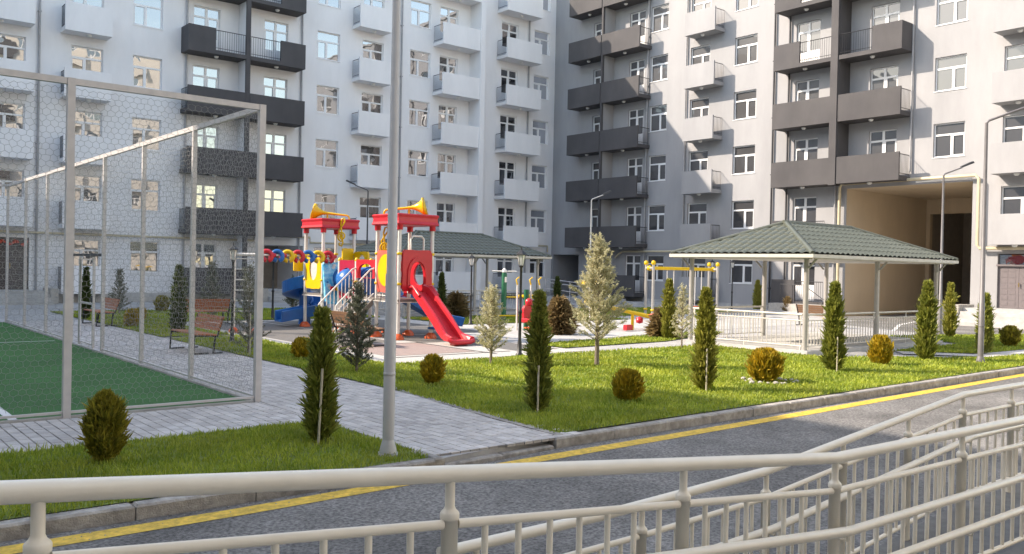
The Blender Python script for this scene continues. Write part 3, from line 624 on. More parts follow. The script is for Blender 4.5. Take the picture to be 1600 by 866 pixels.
# ================================================================ PAVILIONS
def tile_slope(a0, a1, ka, kb, R, H, place):
    """corrugated step-tile slope: eave a0..a1, shrinking by ka, kb per unit run, run R, rise H; place(a, run, z)->xyz"""
    mb = MB(); step = .04; n = int((a1-a0)/step)+1; nr = max(4, int(R/.3)); rows = []
    for j in range(nr):
        rows += [(R*j/nr, .024), (R*(j+1)/nr, .0)]
    vs = []; m = n+1
    for r, off in rows:
        for i in range(m):
            a = a0+(a1-a0)*i/n; a = min(max(a, a0+ka*r), a1-kb*r)
            vs.append(place(a, r, H*r/R+off+.05*abs(math.sin(PI*a/.24))**.8))
    fs = [(j*m+i, j*m+i+1, (j+1)*m+i+1, (j+1)*m+i) for j in range(len(rows)-1) for i in range(n)]
    mb.add(vs, fs); return mb
def pavilion(x0, y0, x1, y1, z0, label, zE=2.45, zR=3.36, nposts=3, hipx=2.2):
    t = thing('pavilion', label, 'pavilion', ((x0+x1)/2, (y0+y1)/2, z0), 0, 'green roofed pavilions')
    ox, oy = (x0+x1)/2, (y0+y1)/2; lx, ly = (x1-x0)/2, (y1-y0)/2; H = zR-zE; e = .42
    hx = hipx; rs = []
    rs.append(tile_slope(-lx, lx, hx/ly, hx/ly, ly, H, lambda a, r, z: (a, -ly+r, zE+z)))
    rs.append(tile_slope(-lx, lx, hx/ly, hx/ly, ly, H, lambda a, r, z: (-a, ly-r, zE+z)))
    rs.append(tile_slope(-ly, ly, ly/hx, ly/hx, hx, H, lambda a, r, z: (-lx+r, -a, zE+z)))
    rs.append(tile_slope(-ly, ly, ly/hx, ly/hx, hx, H, lambda a, r, z: (lx-r, a, zE+z)))
    for m_ in rs: put('roof_slope', m_, 'roof', t)
    for p in ([(-lx, -ly, zE+.03), (-lx+hx, 0, zR+.03)], [(-lx, ly, zE+.03), (-lx+hx, 0, zR+.03)], [(lx, -ly, zE+.03), (lx-hx, 0, zR+.03)], [(lx, ly, zE+.03), (lx-hx, 0, zR+.03)], [(-lx+hx-.1, 0, zR+.035), (lx-hx+.1, 0, zR+.035)]):
        put('ridge_cap', MB().tube(p, .065, 8), 'roof', t)
    put('ceiling', MB().box(-lx+.05, lx-.05, -ly+.05, ly-.05, zE-.1, zE-.06), 'fascia', t)
    for a, b, c, d in ((-lx-.03, lx+.03, -ly-.03, -ly+.02), (-lx-.03, lx+.03, ly-.02, ly+.03), (-lx-.03, -lx+.02, -ly+.022, ly-.022), (lx-.02, lx+.03, -ly+.022, ly-.022)):
        put('fascia', MB().box(a, b, c, d, zE-.075, zE+.012), 'fascia', t)
    for i in range(nposts):
        for s in (-1, 1):
            px = -lx+e+(2*lx-2*e)*i/(nposts-1); py = s*(ly-e)
            q = put('post', MB().lathe([(.065, 0), (.065, zE-.1)], (px, py, 0), 14), 'gaz_post', t); put('base_flange', MB().lathe([(.12, 0), (.12, .02), (.07, .03)], (px, py, 0), 14), 'gaz_post', q)
            put('drain_elbow', MB().tube([(px-.05, py+s*.3, zE-.1), (px-.04, py+s*.2, zE-.2), (px-.03, py+s*.09, zE-.32)], .03, 6), 'gaz_post', q)
    put('floor', MB().box(-lx+.25, lx-.25, -ly+.25, ly-.25, -.06, .06), 'concrete', t)
    # picket panels
    def panel(xa, ya, xb, yb):
        L_ = math.hypot(xb-xa, yb-ya); n = int(L_/.135); d = ((xb-xa)/L_, (yb-ya)/L_)
        a = .09/L_; p = lambda t_, z: (xa+(xb-xa)*t_, ya+(yb-ya)*t_, z)
        for zz, r in ((.95, .028), (.8, .016), (.16, .016)): put('fence_rail', MB().tube([p(a, zz), p(1-a, zz)], r, 6), 'picket', t)
        me = MB().tube([(0, 0, .16), (0, 0, .8)], .012, 5).mesh('picket')
        for i in range(1, n):
            q = p(i/n, 0); put('picket', me, 'picket', t, q)
        for i in (1, n//2, n-1): q = p(i/n, 0); put('picket_stub', MB().box(q[0]-.012, q[0]+.012, q[1]-.012, q[1]+.012, .8, .95).box(q[0]-.013, q[0]+.013, q[1]-.013, q[1]+.013, .05, .16), 'picket', t)
    X = [-lx+e+(2*lx-2*e)*i/(nposts-1) for i in range(nposts)]; Y = ly-e
    panel(-lx+e, Y, -lx+e, -Y)
    for i in range(nposts-1): panel(X[i], -Y, X[i+1], -Y)
    for i in range(nposts-1):
        if i != 1: panel(X[i], Y, X[i+1], Y)
    return t
pavilion(19.2, 11.85, 27.0, 16.3, .02, 'near pavilion with green tiled hip roof standing on the sunlit lawn')
pavilion(18.3, 29.0, 26.1, 33.5, .05, 'far pavilion with dark green roof behind the red slide')
# ================================================================ BENCHES
def bench(loc, rz, label, wood='wood', L_=1.6):
    t = thing('park_bench', label, 'bench', loc, rz, 'wooden park benches')       # sits along local x, faces local -y
    for i in range(5): put('seat_slat', MB().cbox(-L_/2, L_/2, -.24+.095*i, -.16+.095*i, .42-.006*i, .45-.006*i, .008), wood, t)
    for i in range(4):
        z = .50+.08*i; y = .245+.03*i; put('back_slat', MB().add([(-L_/2, y, z), (L_/2, y, z), (L_/2, y+.02, z+.07), (-L_/2, y+.02, z+.07), (-L_/2, y+.03, z-.006), (L_/2, y+.03, z-.006), (L_/2, y+.05, z+.064), (-L_/2, y+.05, z+.064)],
            [(0, 1, 2, 3), (7, 6, 5, 4), (0, 4, 5, 1), (1, 5, 6, 2), (2, 6, 7, 3), (3, 7, 4, 0)]), wood, t)
    for s in (-1, 1):
        x = s*(L_/2-.03); put('leg_frame', MB().tube([(x, .05, .02), (x, -.27, .02), (x, -.25, .4), (x, .24, .385), (x, .38, .82)], .025, 6).tube([(x, .2, .385), (x, .16, .02), (x, .36, .02)], .025, 6), 'black_iron', t)
    return t
bench((11.1, 19.5, 0), PI/2, 'brown bench seen from behind at the edge of the play pad', 'slat_brown', 1.7)
bench((6.95, 19.5, 0), -PI/2, 'orange wood bench behind the pitch fence, nearest on the walk', 'wood', 1.55)
bench((7.3, 28.6, 0), -PI/2, 'orange wood bench behind the gate of the pitch fence', 'wood'); bench((10.2, 27.9, 0), PI, 'wooden bench behind the fence near the ladder, facing away', 'wood')
bench((30.4, 18.4, 0), PI*.5, 'bench seen under the near pavilion roof', 'slat_brown')
# ================================================================ PLAY STRUCTURE
play = thing('play_structure', 'colourful twin tower play structure with red slide and yellow trumpets on its roofs', 'playground', (13.2, 22.9, 0))
PO = Vector((13.2, 22.9, 0))
def pp(name, mb, m, parent=None):
    o = put(name, mb, m, parent or play)
    if not parent: o.location = -PO
    return o
X0, X1 = 12.66, 13.72; DK = 1.08
def ppost(x, y, h, cap=True):
    o = pp('post', MB().lathe([(.052, .05), (.052, h)], (x, y, 0), 14), 'white_metal')
    put('foot_cap', MB().lathe([(.17, .0), (.16, .06), (.11, .13), (.06, .16)], (x, y, 0), 12), 'orange', o)
    if cap: put('post_cap', MB().lathe([(.058, h-.02), (.058, h+.02), (.035, h+.07), (.001, h+.085)], (x, y, 0), 10), 'yellow', o)
    for z in (1.5, 2.32):
        if z < h: put('clamp', MB().lathe([(.052, z-.035), (.07, z-.03), (.07, z+.03), (.052, z+.035)], (x, y, 0), 12), 'yellow', o)
def arc(cx, cy, rx, ry, a0, a1, n): return [(cx+rx*math.cos(a0+(a1-a0)*i/n), cy+ry*math.sin(a0+(a1-a0)*i/n)) for i in range(n+1)]
def sq_outline(a0, a1, b0, b1, n, wav=0):
    """n points round a rectangle, starting at angle 0, going ccw; matched to polar angles"""
    out = []; ca, cb = (a0+a1)/2, (b0+b1)/2; ha, hb = (a1-a0)/2, (b1-b0)/2
    for i in range(n):
        t = 2*PI*i/n; c, s = math.cos(t), math.sin(t); k = min(ha/abs(c) if abs(c) > 1e-6 else 1e9, hb/abs(s) if abs(s) > 1e-6 else 1e9)*(1+wav*math.sin(7*t))
        out.append((ca+c*k, cb+s*k))
    return out
def oval(ca, cb, ra, rb, n): return [(ca+ra*math.cos(2*PI*i/n), cb+rb*math.sin(2*PI*i/n)) for i in range(n)]
FU = lambda x: (lambda a, b, t: (x+t, a, b))          # panel in plane x = const (a = y)
FV = lambda y: (lambda a, b, t: (a, y+t, b))          # panel in plane y = const (a = x)
def tower(y0, y1, h=3.1):
    for x in (X0, X1):
        for y in (y0, y1): ppost(x, y, h, False)
    r = MB(); o = .1
    a, b, c, d = X0-o, X1+o, y0-o, y1+o
    prof = [(0.0, 0), (.03, .03), (.0, .1), (.0, .2), (.03, .27), (.0, .3)]
    vs = []
    for off, z in prof:
        vs += [(a-off, c-off, h+z), (b+off, c-off, h+z), (b+off, d+off, h+z), (a-off, d+off, h+z)]
    fs = [(i*4+k, i*4+(k+1) % 4, (i+1)*4+(k+1) % 4, (i+1)*4+k) for i in range(len(prof)-1) for k in range(4)]+[(0, 3, 2, 1), (20, 21, 22, 23)]
    rf = pp('roof_canopy', r.add(vs, fs), 'red')
    for x in (X0, X1):
        for y in (y0, y1): put('roof_socket', MB().lathe([(.085, h-.14), (.085, h-.02), (.1, h-.002)], (x, y, 0), 12), 'red', rf)
    dk = pp('deck', MB().box(X0-.05, X1+.05, y0-.05, y1+.05, DK-.06, DK), 'deck'); put('deck_edge', MB().box(X0-.075, X1+.075, y0-.075, y1+.075, DK-.085, DK-.062), 'white_metal', dk)
    return rf
RT = tower(20.16, 21.3); LT = tower(24.52, 25.68)
# roof trumpets and clefs
def trumpet(y, flip, rf, z=3.42):
    s = -1 if flip else 1; xc = 13.19; ax = Vector((-.74*s, .67*s, 0)); c = Vector((xc, y, z))
    P_ = lambda a, h: tuple(c+ax*a+Vector((0, 0, h)))
    pts = []; rr = []
    for i in range(21):
        t = i/20; pts.append(P_(-.5+1.02*t, .12+.1*t)); rr.append(.028+.02*t+.215*max(0, (t-.5)/.5)**2.6)
    pts += [P_(.535, .222), P_(.525, .222), P_(.4, .21)]; rr += [.262, .235, .08]
    put('trumpet', MB().tube(pts, rr, 20, True), 'yellow', rf)
    loop = [P_(-.5, .12)]+[P_(-.5-.1*math.sin(a), .02+.1*math.cos(a)) for a in np.linspace(.2, PI, 8)]+[P_(.2, -.08)]
    put('trumpet_tube', MB().tube(loop, .028, 10), 'yellow', rf)
    put('trumpet_stand', MB().tube([P_(.1, -.05), P_(.1, .16)], .03, 8), 'yellow', rf)
trumpet(20.73, True, RT); trumpet(25.1, False, LT)
def clef(x, y, zc):
    pts = []
    for a in np.linspace(0, 3.4*PI, 34): r = .03+.115*a/(3.4*PI); pts.append((r*math.cos(a+.5), zc-.12+r*math.sin(a+.5)*1.1))
    pts += [(-.1, zc+.05), (.0, zc+.2), (.09, zc+.33), (.07, zc+.45), (.0, zc+.42), (-.04, zc+.28), (.0, zc-.05), (.04, zc-.32), (.0, zc-.42), (-.08, zc-.39), (-.07, zc-.31)]
    pp('treble_clef', MB().tube([(x+b*.62, y-b*.78, z) for b, z in pts], .026, 8), 'yellow')
clef(13.2, 24.36, 2.98); clef(12.86, 21.25, 2.62)
# right tower panels
n = 40
def archhole(ca, b0, w, h, n):                         # arch outline by polar angle about its middle
    cb = b0+h/2; out = []
    for i in range(n):
        t = 2*PI*i/n; c, s = math.cos(t), math.sin(t)
        if s < 0: k = min(w/2/abs(c) if abs(c) > 1e-6 else 1e9, h/2/abs(s)); out.append((ca+c*k, cb+s*k))
        else: out.append((ca+w/2*c, cb+h/2*s))
    return out
cx = (X0+X1)/2
pn = pp('arch_panel', MB().ring_panel(sq_outline(X0+.06, X1-.06, 1.3, 2.42, n, .012), archhole(cx, 1.32, .48, .78, n), FV(20.1), -.04, .05), 'red')
put('arch_trim', MB().ring_panel([(cx+(a-cx)*1.32, 1.72+(b-1.72)*1.22) for a, b in archhole(cx, 1.34, .5, .8, n)], archhole(cx, 1.32, .5, .8, n), FV(20.1), -.075, -.041), 'red', pn)
pn = pp('disc_panel', MB().slab(sq_outline(20.22, 21.24, 1.25, 2.4, 48, .01), FU(X0), -.04, .03), 'pink_red'); put('disc', MB().slab(oval(20.73, 1.86, .4, .44, 28), FU(X0), -.08, -.041), 'yellow', pn)
pp('rail_panel', MB().ring_panel(sq_outline(20.22, 21.24, 1.25, 2.2, n), oval(20.73, 1.75, .3, .3, n), FU(X1), -.03, .03), 'red')
pp('grab_loop', MB().tube([(12.98, 20.1, 2.42), (12.98, 20.1, 2.72), (13.05, 20.1, 2.8), (13.33, 20.1, 2.8), (13.4, 20.1, 2.72), (13.4, 20.1, 2.42)], .028, 8), 'white_metal')
low = pp('guard_rail', MB().tube([(X0, 20.2, 1.16), (X0, 21.3, 1.16)], .02, 6), 'white_metal')
for i in range(6): put('guard_bar', MB().tube([(X0, 20.3+.17*i, DK), (X0, 20.3+.17*i, 1.3)], .014, 6), 'white_metal', low)
# straight slide
def chan(w, h, t): return [(-w/2-t, -.03), (w/2+t, -.03), (w/2+t+.02, h), (w/2+t-.035, h+.02), (w/2-.03, h-.01), (w/2-.06, .02), (-w/2+.06, .02), (-w/2+.03, h-.01), (-w/2-t+.035, h+.02), (-w/2-t-.02, h)]
prof = chan(.44, .2, .05); path = []
zz = [(20.1, 1.28), (19.9, 1.25), (19.72, 1.14), (19.4, .9), (19.0, .6), (18.68, .32), (18.5, .19), (18.34, .13), (18.12, .115), (17.95, .11)]
for i, (y, z) in enumerate(zz):
    y0, z0 = zz[max(i-1, 0)]; y1, z1 = zz[min(i+1, len(zz)-1)]; d = Vector((0, y1-y0, z1-z0)).normalized(); s = Vector((1, 0, 0)); u = s.cross(d)
    if u.z < 0: u = -u
    path.append(((cx, y, z), s*(1.0, 1, 1, 1, 1, 1, 1.02, 1.1, 1.22, 1.3)[i], u*(1, 1, 1, 1, 1, 1, .9, .75, .6, .5)[i]))
sl = pp('slide', MB().sweep(path, prof), 'red')
put('slide_lip', MB().tube([(cx-.36, 18.02, .16), (cx-.33, 17.94, .11), (cx-.2, 17.9, .09), (cx+.2, 17.9, .09), (cx+.33, 17.94, .11), (cx+.36, 18.02, .16)], .065, 10), 'red', sl); put('slide_foot', MB().box(cx-.2, cx+.2, 18.0, 18.2, .0, .08), 'red', sl)
for sx in (-.29, .29): put('slide_hood', MB().tube([(cx+sx, 20.05, 1.4), (cx+sx, 19.8, 1.44), (cx+sx, 19.5, 1.2)], .05, 8), 'red', sl)
# middle deck, stairs, tunnel
for x in (X0, X1): ppost(x, 22.45, 2.12); 
ppost(X0, 23.45, 2.12); ppost(X1, 23.45, 2.12)
dk = pp('deck', MB().box(X0-.05, X1+.05, 21.36, 22.5, DK-.06, DK), 'deck'); put('deck_edge', MB().box(X0-.075, X1+.075, 21.38, 22.5, DK-.085, DK-.062), 'white_metal', dk)
pp('arch_panel', MB().ring_panel(sq_outline(21.36, 22.4, 1.1, 2.12, n, .012), archhole(21.88, 1.12, .72, .78, n), FU(X1), -.04, .04), 'red')
pn = pp('arch_panel', MB().ring_panel(sq_outline(21.36, 22.4, 1.62, 2.14, n, .015), archhole(21.88, 1.63, .8, .4, n), FU(X0), -.04, .04), 'red')
pp('tunnel_panel', MB().ring_panel(sq_outline(22.52, 23.4, 1.0, 2.12, n, .01), oval(22.96, 1.5, .36, .4, n), FU(X0), -.04, .04), 'maroon')
pp('tunnel_dome', MB().lathe([(.37, 0), (.36, .08), (.28, .2), (.15, .27), (.001, .29)], (0, 0, 0), 18), 'blue').matrix_local = Matrix.Translation(Vector((X0-.02, 22.96, 1.5))-PO) @ Matrix.Rotation(-PI/2, 4, 'Y')
tb = pp('tunnel_tube', MB().tube([(13.2, 22.45, 1.5), (13.2, 22.8, 1.52), (13.2, 24.2, 1.52), (13.2, 24.5, 1.5)], .4, 20, False), 'blue')
for y in (22.6, 23.45, 24.3): put('tunnel_rib', MB().tube([(13.2, y-.05, 1.52), (13.2, y+.05, 1.52)], .425, 20), 'blue', tb)
pp('back_panel', MB().ring_panel(sq_outline(23.6, 24.46, 1.85, 2.4, n, .02), oval(24.0, 2.15, .2, .16, n), FU(X1), -.03, .03), 'yellow')
# stairs
st = pp('stairs', MB().add([(11.5, 21.38, .02), (12.6, 21.38, DK-.02), (12.6, 21.38, DK-.2), (11.62, 21.38, .02), (11.5, 21.42, .02), (12.6, 21.42, DK-.02), (12.6, 21.42, DK-.2), (11.62, 21.42, .02)], [(0, 1, 2, 3), (7, 6, 5, 4), (0, 4, 5, 1), (2, 6, 7, 3), (1, 5, 6, 2), (3, 7, 4, 0)])
    .add([(11.5, 22.38, .02), (12.6, 22.38, DK-.02), (12.6, 22.38, DK-.2), (11.62, 22.38, .02), (11.5, 22.42, .02), (12.6, 22.42, DK-.02), (12.6, 22.42, DK-.2), (11.62, 22.42, .02)], [(0, 1, 2, 3), (7, 6, 5, 4), (0, 4, 5, 1), (2, 6, 7, 3), (1, 5, 6, 2), (3, 7, 4, 0)]), 'deck')
for i in range(5): put('stair_tread', MB().box(11.55+.21*i, 11.8+.21*i, 21.425, 22.375, .17+.18*i, .2+.18*i), 'deck', st)
for y in (21.4, 22.4):
    hr = pp('stair_rail', MB().tube([(11.45, y, .05), (11.45, y, .85), (11.52, y, .93), (12.5, y, 1.86), (12.62, y, 1.9)], .024, 8), 'white_metal')
    put('stair_lower_rail', MB().tube([(11.45, y, .14), (12.62, y, 1.2)], .018, 6), 'white_metal', hr)
    for i in range(9): t_ = (i+.7)/9.4; x = 11.5+1.1*t_; put('stair_baluster', MB().tube([(x, y, .16+1.0*t_), (x, y, .92+.95*t_)], .012, 6), 'white_metal', hr)
# left tower panels, climbing wall, rings, ladder
pn = pp('oval_panel', MB().ring_panel(sq_outline(24.6, 25.6, 1.22, 2.36, n, .012), oval(25.1, 1.86, .26, .38, n), FU(X0), -.04, .04), 'yellow')
put('oval_mirror', MB().slab(oval(25.1, 1.86, .262, .382, 24), FU(X0), .0, .02), 'galv', pn)
cw = pp('climbing_wall', MB().ring_panel(sq_outline(12.62, 13.42, .78, 2.06, n, .02), oval(13.25, 2.0, .02, .02, n), lambda a, b, t: (a-.1, 24.3+t-(2.0-b)*.22, b), -.05, .04), 'sky_blue')
for i in range(26):
    a, b = random.uniform(12.68, 13.36), random.uniform(.9, 1.98); y = 24.25-(2.0-b)*.22; r = random.uniform(.03, .07)
    put('hand_hold', MB().slab([(a-.1+r*math.cos(k*PI/3+i), b+r*.8*math.sin(k*PI/3+i)) for k in range(6)], FV(y), -.02, .0), random.choice(('blue', 'white_metal', 'sky_blue')), cw)
put('hand_hold', MB().box(12.66, 13.1, 23.98, 24.02, 1.2, 1.32), 'red', cw); put('hand_hold', MB().lathe([(.001, -.09), (.06, -.06), (.06, .06), (.001, .09)], (12.88, 23.97, 1.26), 8), 'yellow', cw)
pn = pp('side_panel', MB().slab(sq_outline(12.75, 13.2, 1.3, 2.1, 32, .02), FV(25.74), -.02, .05), 'sky_blue'); pp('side_panel', MB().slab(sq_outline(12.3, 12.62, 1.75, 2.1, 24), FV(25.8), -.03, .03), 'yellow')
pp('pod_panel', MB().slab(sq_outline(13.3, 13.68, 1.8, 2.5, 24, .03), FV(24.5), -.03, .03), 'yellow')
LA, LB = Vector((9.82, 24.38, 0)), Vector((10.36, 24.06, 0)); LD = LB-LA
def lad(t, z): q = LA+LD*t; return (q.x, q.y, z)
ladder = pp('end_ladder', MB().tube([lad(0, .05), lad(0, 2.24)], .035, 8), 'white_metal'); put('ladder_side', MB().tube([lad(1, .05), lad(1, 2.24)], .035, 8), 'white_metal', ladder)
for i in range(7): put('rung', MB().tube([lad(0, .3+.3*i), lad(1, .3+.3*i)], .02, 6), 'white_metal', ladder)
put('top_bar', MB().tube([lad(-.15, 2.22), lad(1.15, 2.22)], .045, 8), 'white_metal', ladder)
for t_ in (0, 1): q = lad(t_, 0); put('post_cap', MB().lathe([(.045, 2.24), (.055, 2.29), (.035, 2.36), (.001, 2.37)], q, 10), 'yellow', ladder); put('foot_cap', MB().lathe([(.15, 0), (.14, .05), (.05, .14)], q, 10), 'orange', ladder)
cols = ['red', 'blue', 'yellow', 'red', 'blue', 'yellow', 'red']
beam = pp('ring_beam', MB().tube([(10.1, 24.22, 2.22), (12.66, 24.28, 2.22), (12.95, 24.5, 2.22)], .03, 8), 'white_metal')
for i, c in enumerate(cols):
    q = Vector((10.72+.328*i, 24.24, 2.2)); e = Vector((.84, -.54, 0))
    rg = put('ring', MB().tube([tuple(q+e*(.14*math.cos(a))+Vector((0, .03*math.sin(a), .14*math.sin(a)))) for a in np.linspace(-.5*PI+.25, 1.5*PI-.15, 24)], .066, 12), c, beam); put('ring_hub', MB().tube([tuple(q+Vector((.08, 0, .02))), tuple(q+Vector((.27, 0, .02)))], [.09, .05], 10), cols[(i+2) % 7] if i % 2 else c, rg)
# spiral slide
SC = Vector((13.05, 26.5, 0))
pp('spiral_column', MB().lathe([(.2, .02), (.18, .3), (.18, 1.3), (.12, 1.55)], tuple(SC), 16), 'blue')
path = []
for i in range(34):
    t = i/33; a = math.radians(-80-355*t); rad = Vector((math.cos(a), math.sin(a), 0)); path.append((SC+rad*.46+Vector((0, 0, 1.38-1.02*t)), rad, Vector((0, 0, 1))))
pp('spiral_slide', MB().sweep(path, chan(.42, .34, .05)), 'blue')
pp('spiral_runout', MB().sweep([(Vector((13.1-.3*k, 26.03-.015*k, .36-.045*k)), Vector((0, 1, 0)), Vector((0, 0, 1))) for k in range(5)], chan(.44, .3, .055)), 'blue')
path = [(Vector((13.8+1.5*t, 21.88-.8*t*t, 1.05-.9*t+.12*max(0, t-.8)*5)), Vector((0, 1, 0)), Vector((.3, 0, 1))) for t in np.linspace(0, 1, 10)]
pp('rear_slide', MB().sweep(path, chan(.42, .22, .05)), 'blue')
for i, (z, c, a) in enumerate(((.28, 'blue', .3), (.55, 'yellow', 2.2), (.8, 'blue', .6), (1.0, 'yellow', 2.0))):
    pp('climbing_pod', MB().lathe([(.001, z-.04), (.16, z-.03), (.2, z), (.16, z+.04), (.001, z+.05)], (X1+.12*math.cos(a), 20.16+.14*math.sin(a)-.05, 0), 14), c)
# ================================================================ GYM AND SWING
sw = thing('swing', 'swing frame with grey posts and yellow beam left of the near pavilion', 'swing', (30.3, 25.2, 0))
SO = Vector((30.3, 25.2, 0))
def sp(name, mb, m, par=None):
    o = put(name, mb, m, par or sw)
    if not par: o.location = -SO
    return o
for bxx, byy in ((27.9, 24.6), (32.2, 24.6)):
    for s in (0, 1):
        x = bxx+.55*s; y = byy+.9*s; po = sp('post', MB().lathe([(.06, 0), (.06, 2.25)], (x, y, 0), 12), 'gaz_post'); put('post_cap', MB().lathe([(.065, 2.24), (.1, 2.3), (.08, 2.4), (.001, 2.43)], (x, y, 0), 10), 'yellow', po)
        put('clamp', MB().lathe([(.062, .3), (.09, .31), (.09, .38), (.062, .39)], (x, y, 0), 12), 'yellow', po)
    sp('cross_bar', MB().tube([(bxx, byy, 2.1), (bxx+.55, byy+.9, 2.1)], .055, 8), 'gaz_post'); sp('joint', MB().lathe([(.001, 1.98), (.12, 2.03), (.12, 2.17), (.001, 2.22)], (bxx+.27, byy+.45, 0), 10), 'yellow')
sp('beam', MB().tube([(28.17, 25.05, 2.1), (32.47, 25.05, 2.1)], .075, 10), 'yellow')
for x in (29.3, 31.2):
    st_ = sp('seat', MB().cbox(x-.02, x+.46, 24.95, 25.15, .42, .46, .01), 'orange')
    for q in (0, .44): put('chain', MB().tube([(x+q, 25.05, .46), (x+q, 25.05, 2.05)], .018, 6), 'white_metal', st_)
def gym(name, label, loc, fn):
    t = thing(name, label, 'exercise machine', loc, 0, 'outdoor gym machines'); fn(t); return t
def g1(t):
    put('post', MB().lathe([(.1, 0), (.1, 1.75), (.07, 1.85)], (0, 0, 0), 14), 'gym_green', t); put('handle_bar', MB().tube([(-.35, .3, 1.86), (.35, -.3, 1.86)], .025, 8), 'white_metal', t)
    put('cap', MB().lathe([(.09, 1.82), (.09, 1.9), (.03, 1.97), (.001, 1.98)], (0, 0, 0), 12), 'white_metal', t); put('notice', MB().box(-.05, .04, -.115, -.1, 1.45, 1.65), 'white_metal', t)
    put('seat', MB().cbox(.35, .95, -.7, -.4, .93, 1.0, .02), 'yellow', t); put('lever', MB().tube([(0, 0, .9), (.4, -.35, .9), (.95, -.7, .88)], .03, 8), 'yellow', t); put('foot_bar', MB().tube([(-.5, .1, .2), (.5, -.3, .2)], .03, 8), 'yellow', t)
gym('standing_exerciser', 'green post exercise machine with white handle bar before the far pavilion', (20.7, 25.6, 0), g1)
def g2(t):
    for x, y in ((-.3, .2), (.1, 0), (.3, -.2)):
        put('upright', MB().tube([(x, y, 0), (x, y, 1.45)], .03, 8), 'white_metal', t); put('grip', MB().tube([(x, y, 1.45), (x-.06, y, 1.62), (x+.06, y, 1.7)], .022, 6), 'yellow', t)
    put('post', MB().lathe([(.08, 0), (.08, 1.3)], (.0, .1, 0), 12), 'gym_green', t)
    put('backrest', MB().slab(sq_outline(-.35, .3, .25, .8, 24, .03), FV(-.15), -.05, .05), 'red', t); put('seat', MB().cbox(-.4, .35, -.55, -.1, .28, .4, .03), 'red', t)
    put('headrest', MB().lathe([(.001, -.14), (.12, -.08), (.12, .08), (.001, .14)], (-.1, -.15, .9), 12), 'red', t); put('footplate', MB().cbox(-.6, -.2, -.9, -.5, .1, .15, .02), 'orange', t)
gym('seated_exerciser', 'red seated exercise machine with cream uprights behind the garden lantern', (18.4, 21.5, 0), g2)
def g3(t):
    for i, (dx, dy) in enumerate(((0, 0), (.55, .5))):
        put('beam', MB().tube([(-1.1+dx, .55+dy, .95-.1*i), (1.0+dx, -.5+dy, .42)], .06, 10), 'yellow', t); put('support', MB().lathe([(.05, 0), (.05, .55)], (.4+dx, -.2+dy, 0), 8), 'yellow', t)
        put('foot_pad', MB().lathe([(.001, -.12), (.14, -.08), (.14, .08), (.001, .12)], (1.0+dx, -.6+dy, .42), 10), 'pink_red', t); put('foot_pad', MB().lathe([(.001, -.1), (.12, -.06), (.12, .06), (.001, .1)], (.75+dx, -.2+dy, .3), 10), 'red', t)
    for s in (0, .4): put('upright', MB().tube([(-.9+s, .5, 0), (-.9+s, .5, 1.5)], .035, 8), 'white_metal', t)
    put('top_plate', MB().cbox(-1.2, -.3, .35, .65, 1.5, 1.62, .02), 'yellow', t); put('foot_stop', MB().cbox(-.2, .1, -.5, -.35, .02, .2, .02), 'red', t)
gym('leg_press_machine', 'yellow sloping beam exercise machine with red pads right of the pale cedar', (21.4, 20.3, 0), g3)
# ================================================================ PLANTS
def tri_mesh(name, V, F):
    me = bpy.data.meshes.new(name); me.vertices.add(len(V)); me.vertices.foreach_set('co', np.asarray(V, float).ravel()); F = np.asarray(F, np.int32)
    me.loops.add(F.size); me.loops.foreach_set('vertex_index', F.ravel()); me.polygons.add(len(F)); me.polygons.foreach_set('loop_start', np.arange(0, F.size, F.shape[1], dtype=np.int32)); me.update(calc_edges=True); return me
def sprays(P, D, L, W, R_):
    """folded diamond sprays: base P, direction D, length L, width W"""
    n = len(P); D = D/np.linalg.norm(D, axis=1)[:, None]; q = R_.normal(size=(n, 3)); S = np.cross(D, q); S /= np.linalg.norm(S, axis=1)[:, None]; Nn = np.cross(S, D)
    m = P+D*(L*.45)[:, None]; V = np.empty((n, 4, 3)); V[:, 0] = P; V[:, 1] = m+S*W[:, None]+Nn*(W*.5)[:, None]; V[:, 2] = P+D*L[:, None]; V[:, 3] = m-S*W[:, None]+Nn*(W*.5)[:, None]
    i = np.arange(n)[:, None]*4; return V.reshape(-1, 3), np.concatenate([i+[0, 1, 2], i+[0, 2, 3]], 1).reshape(-1, 3)
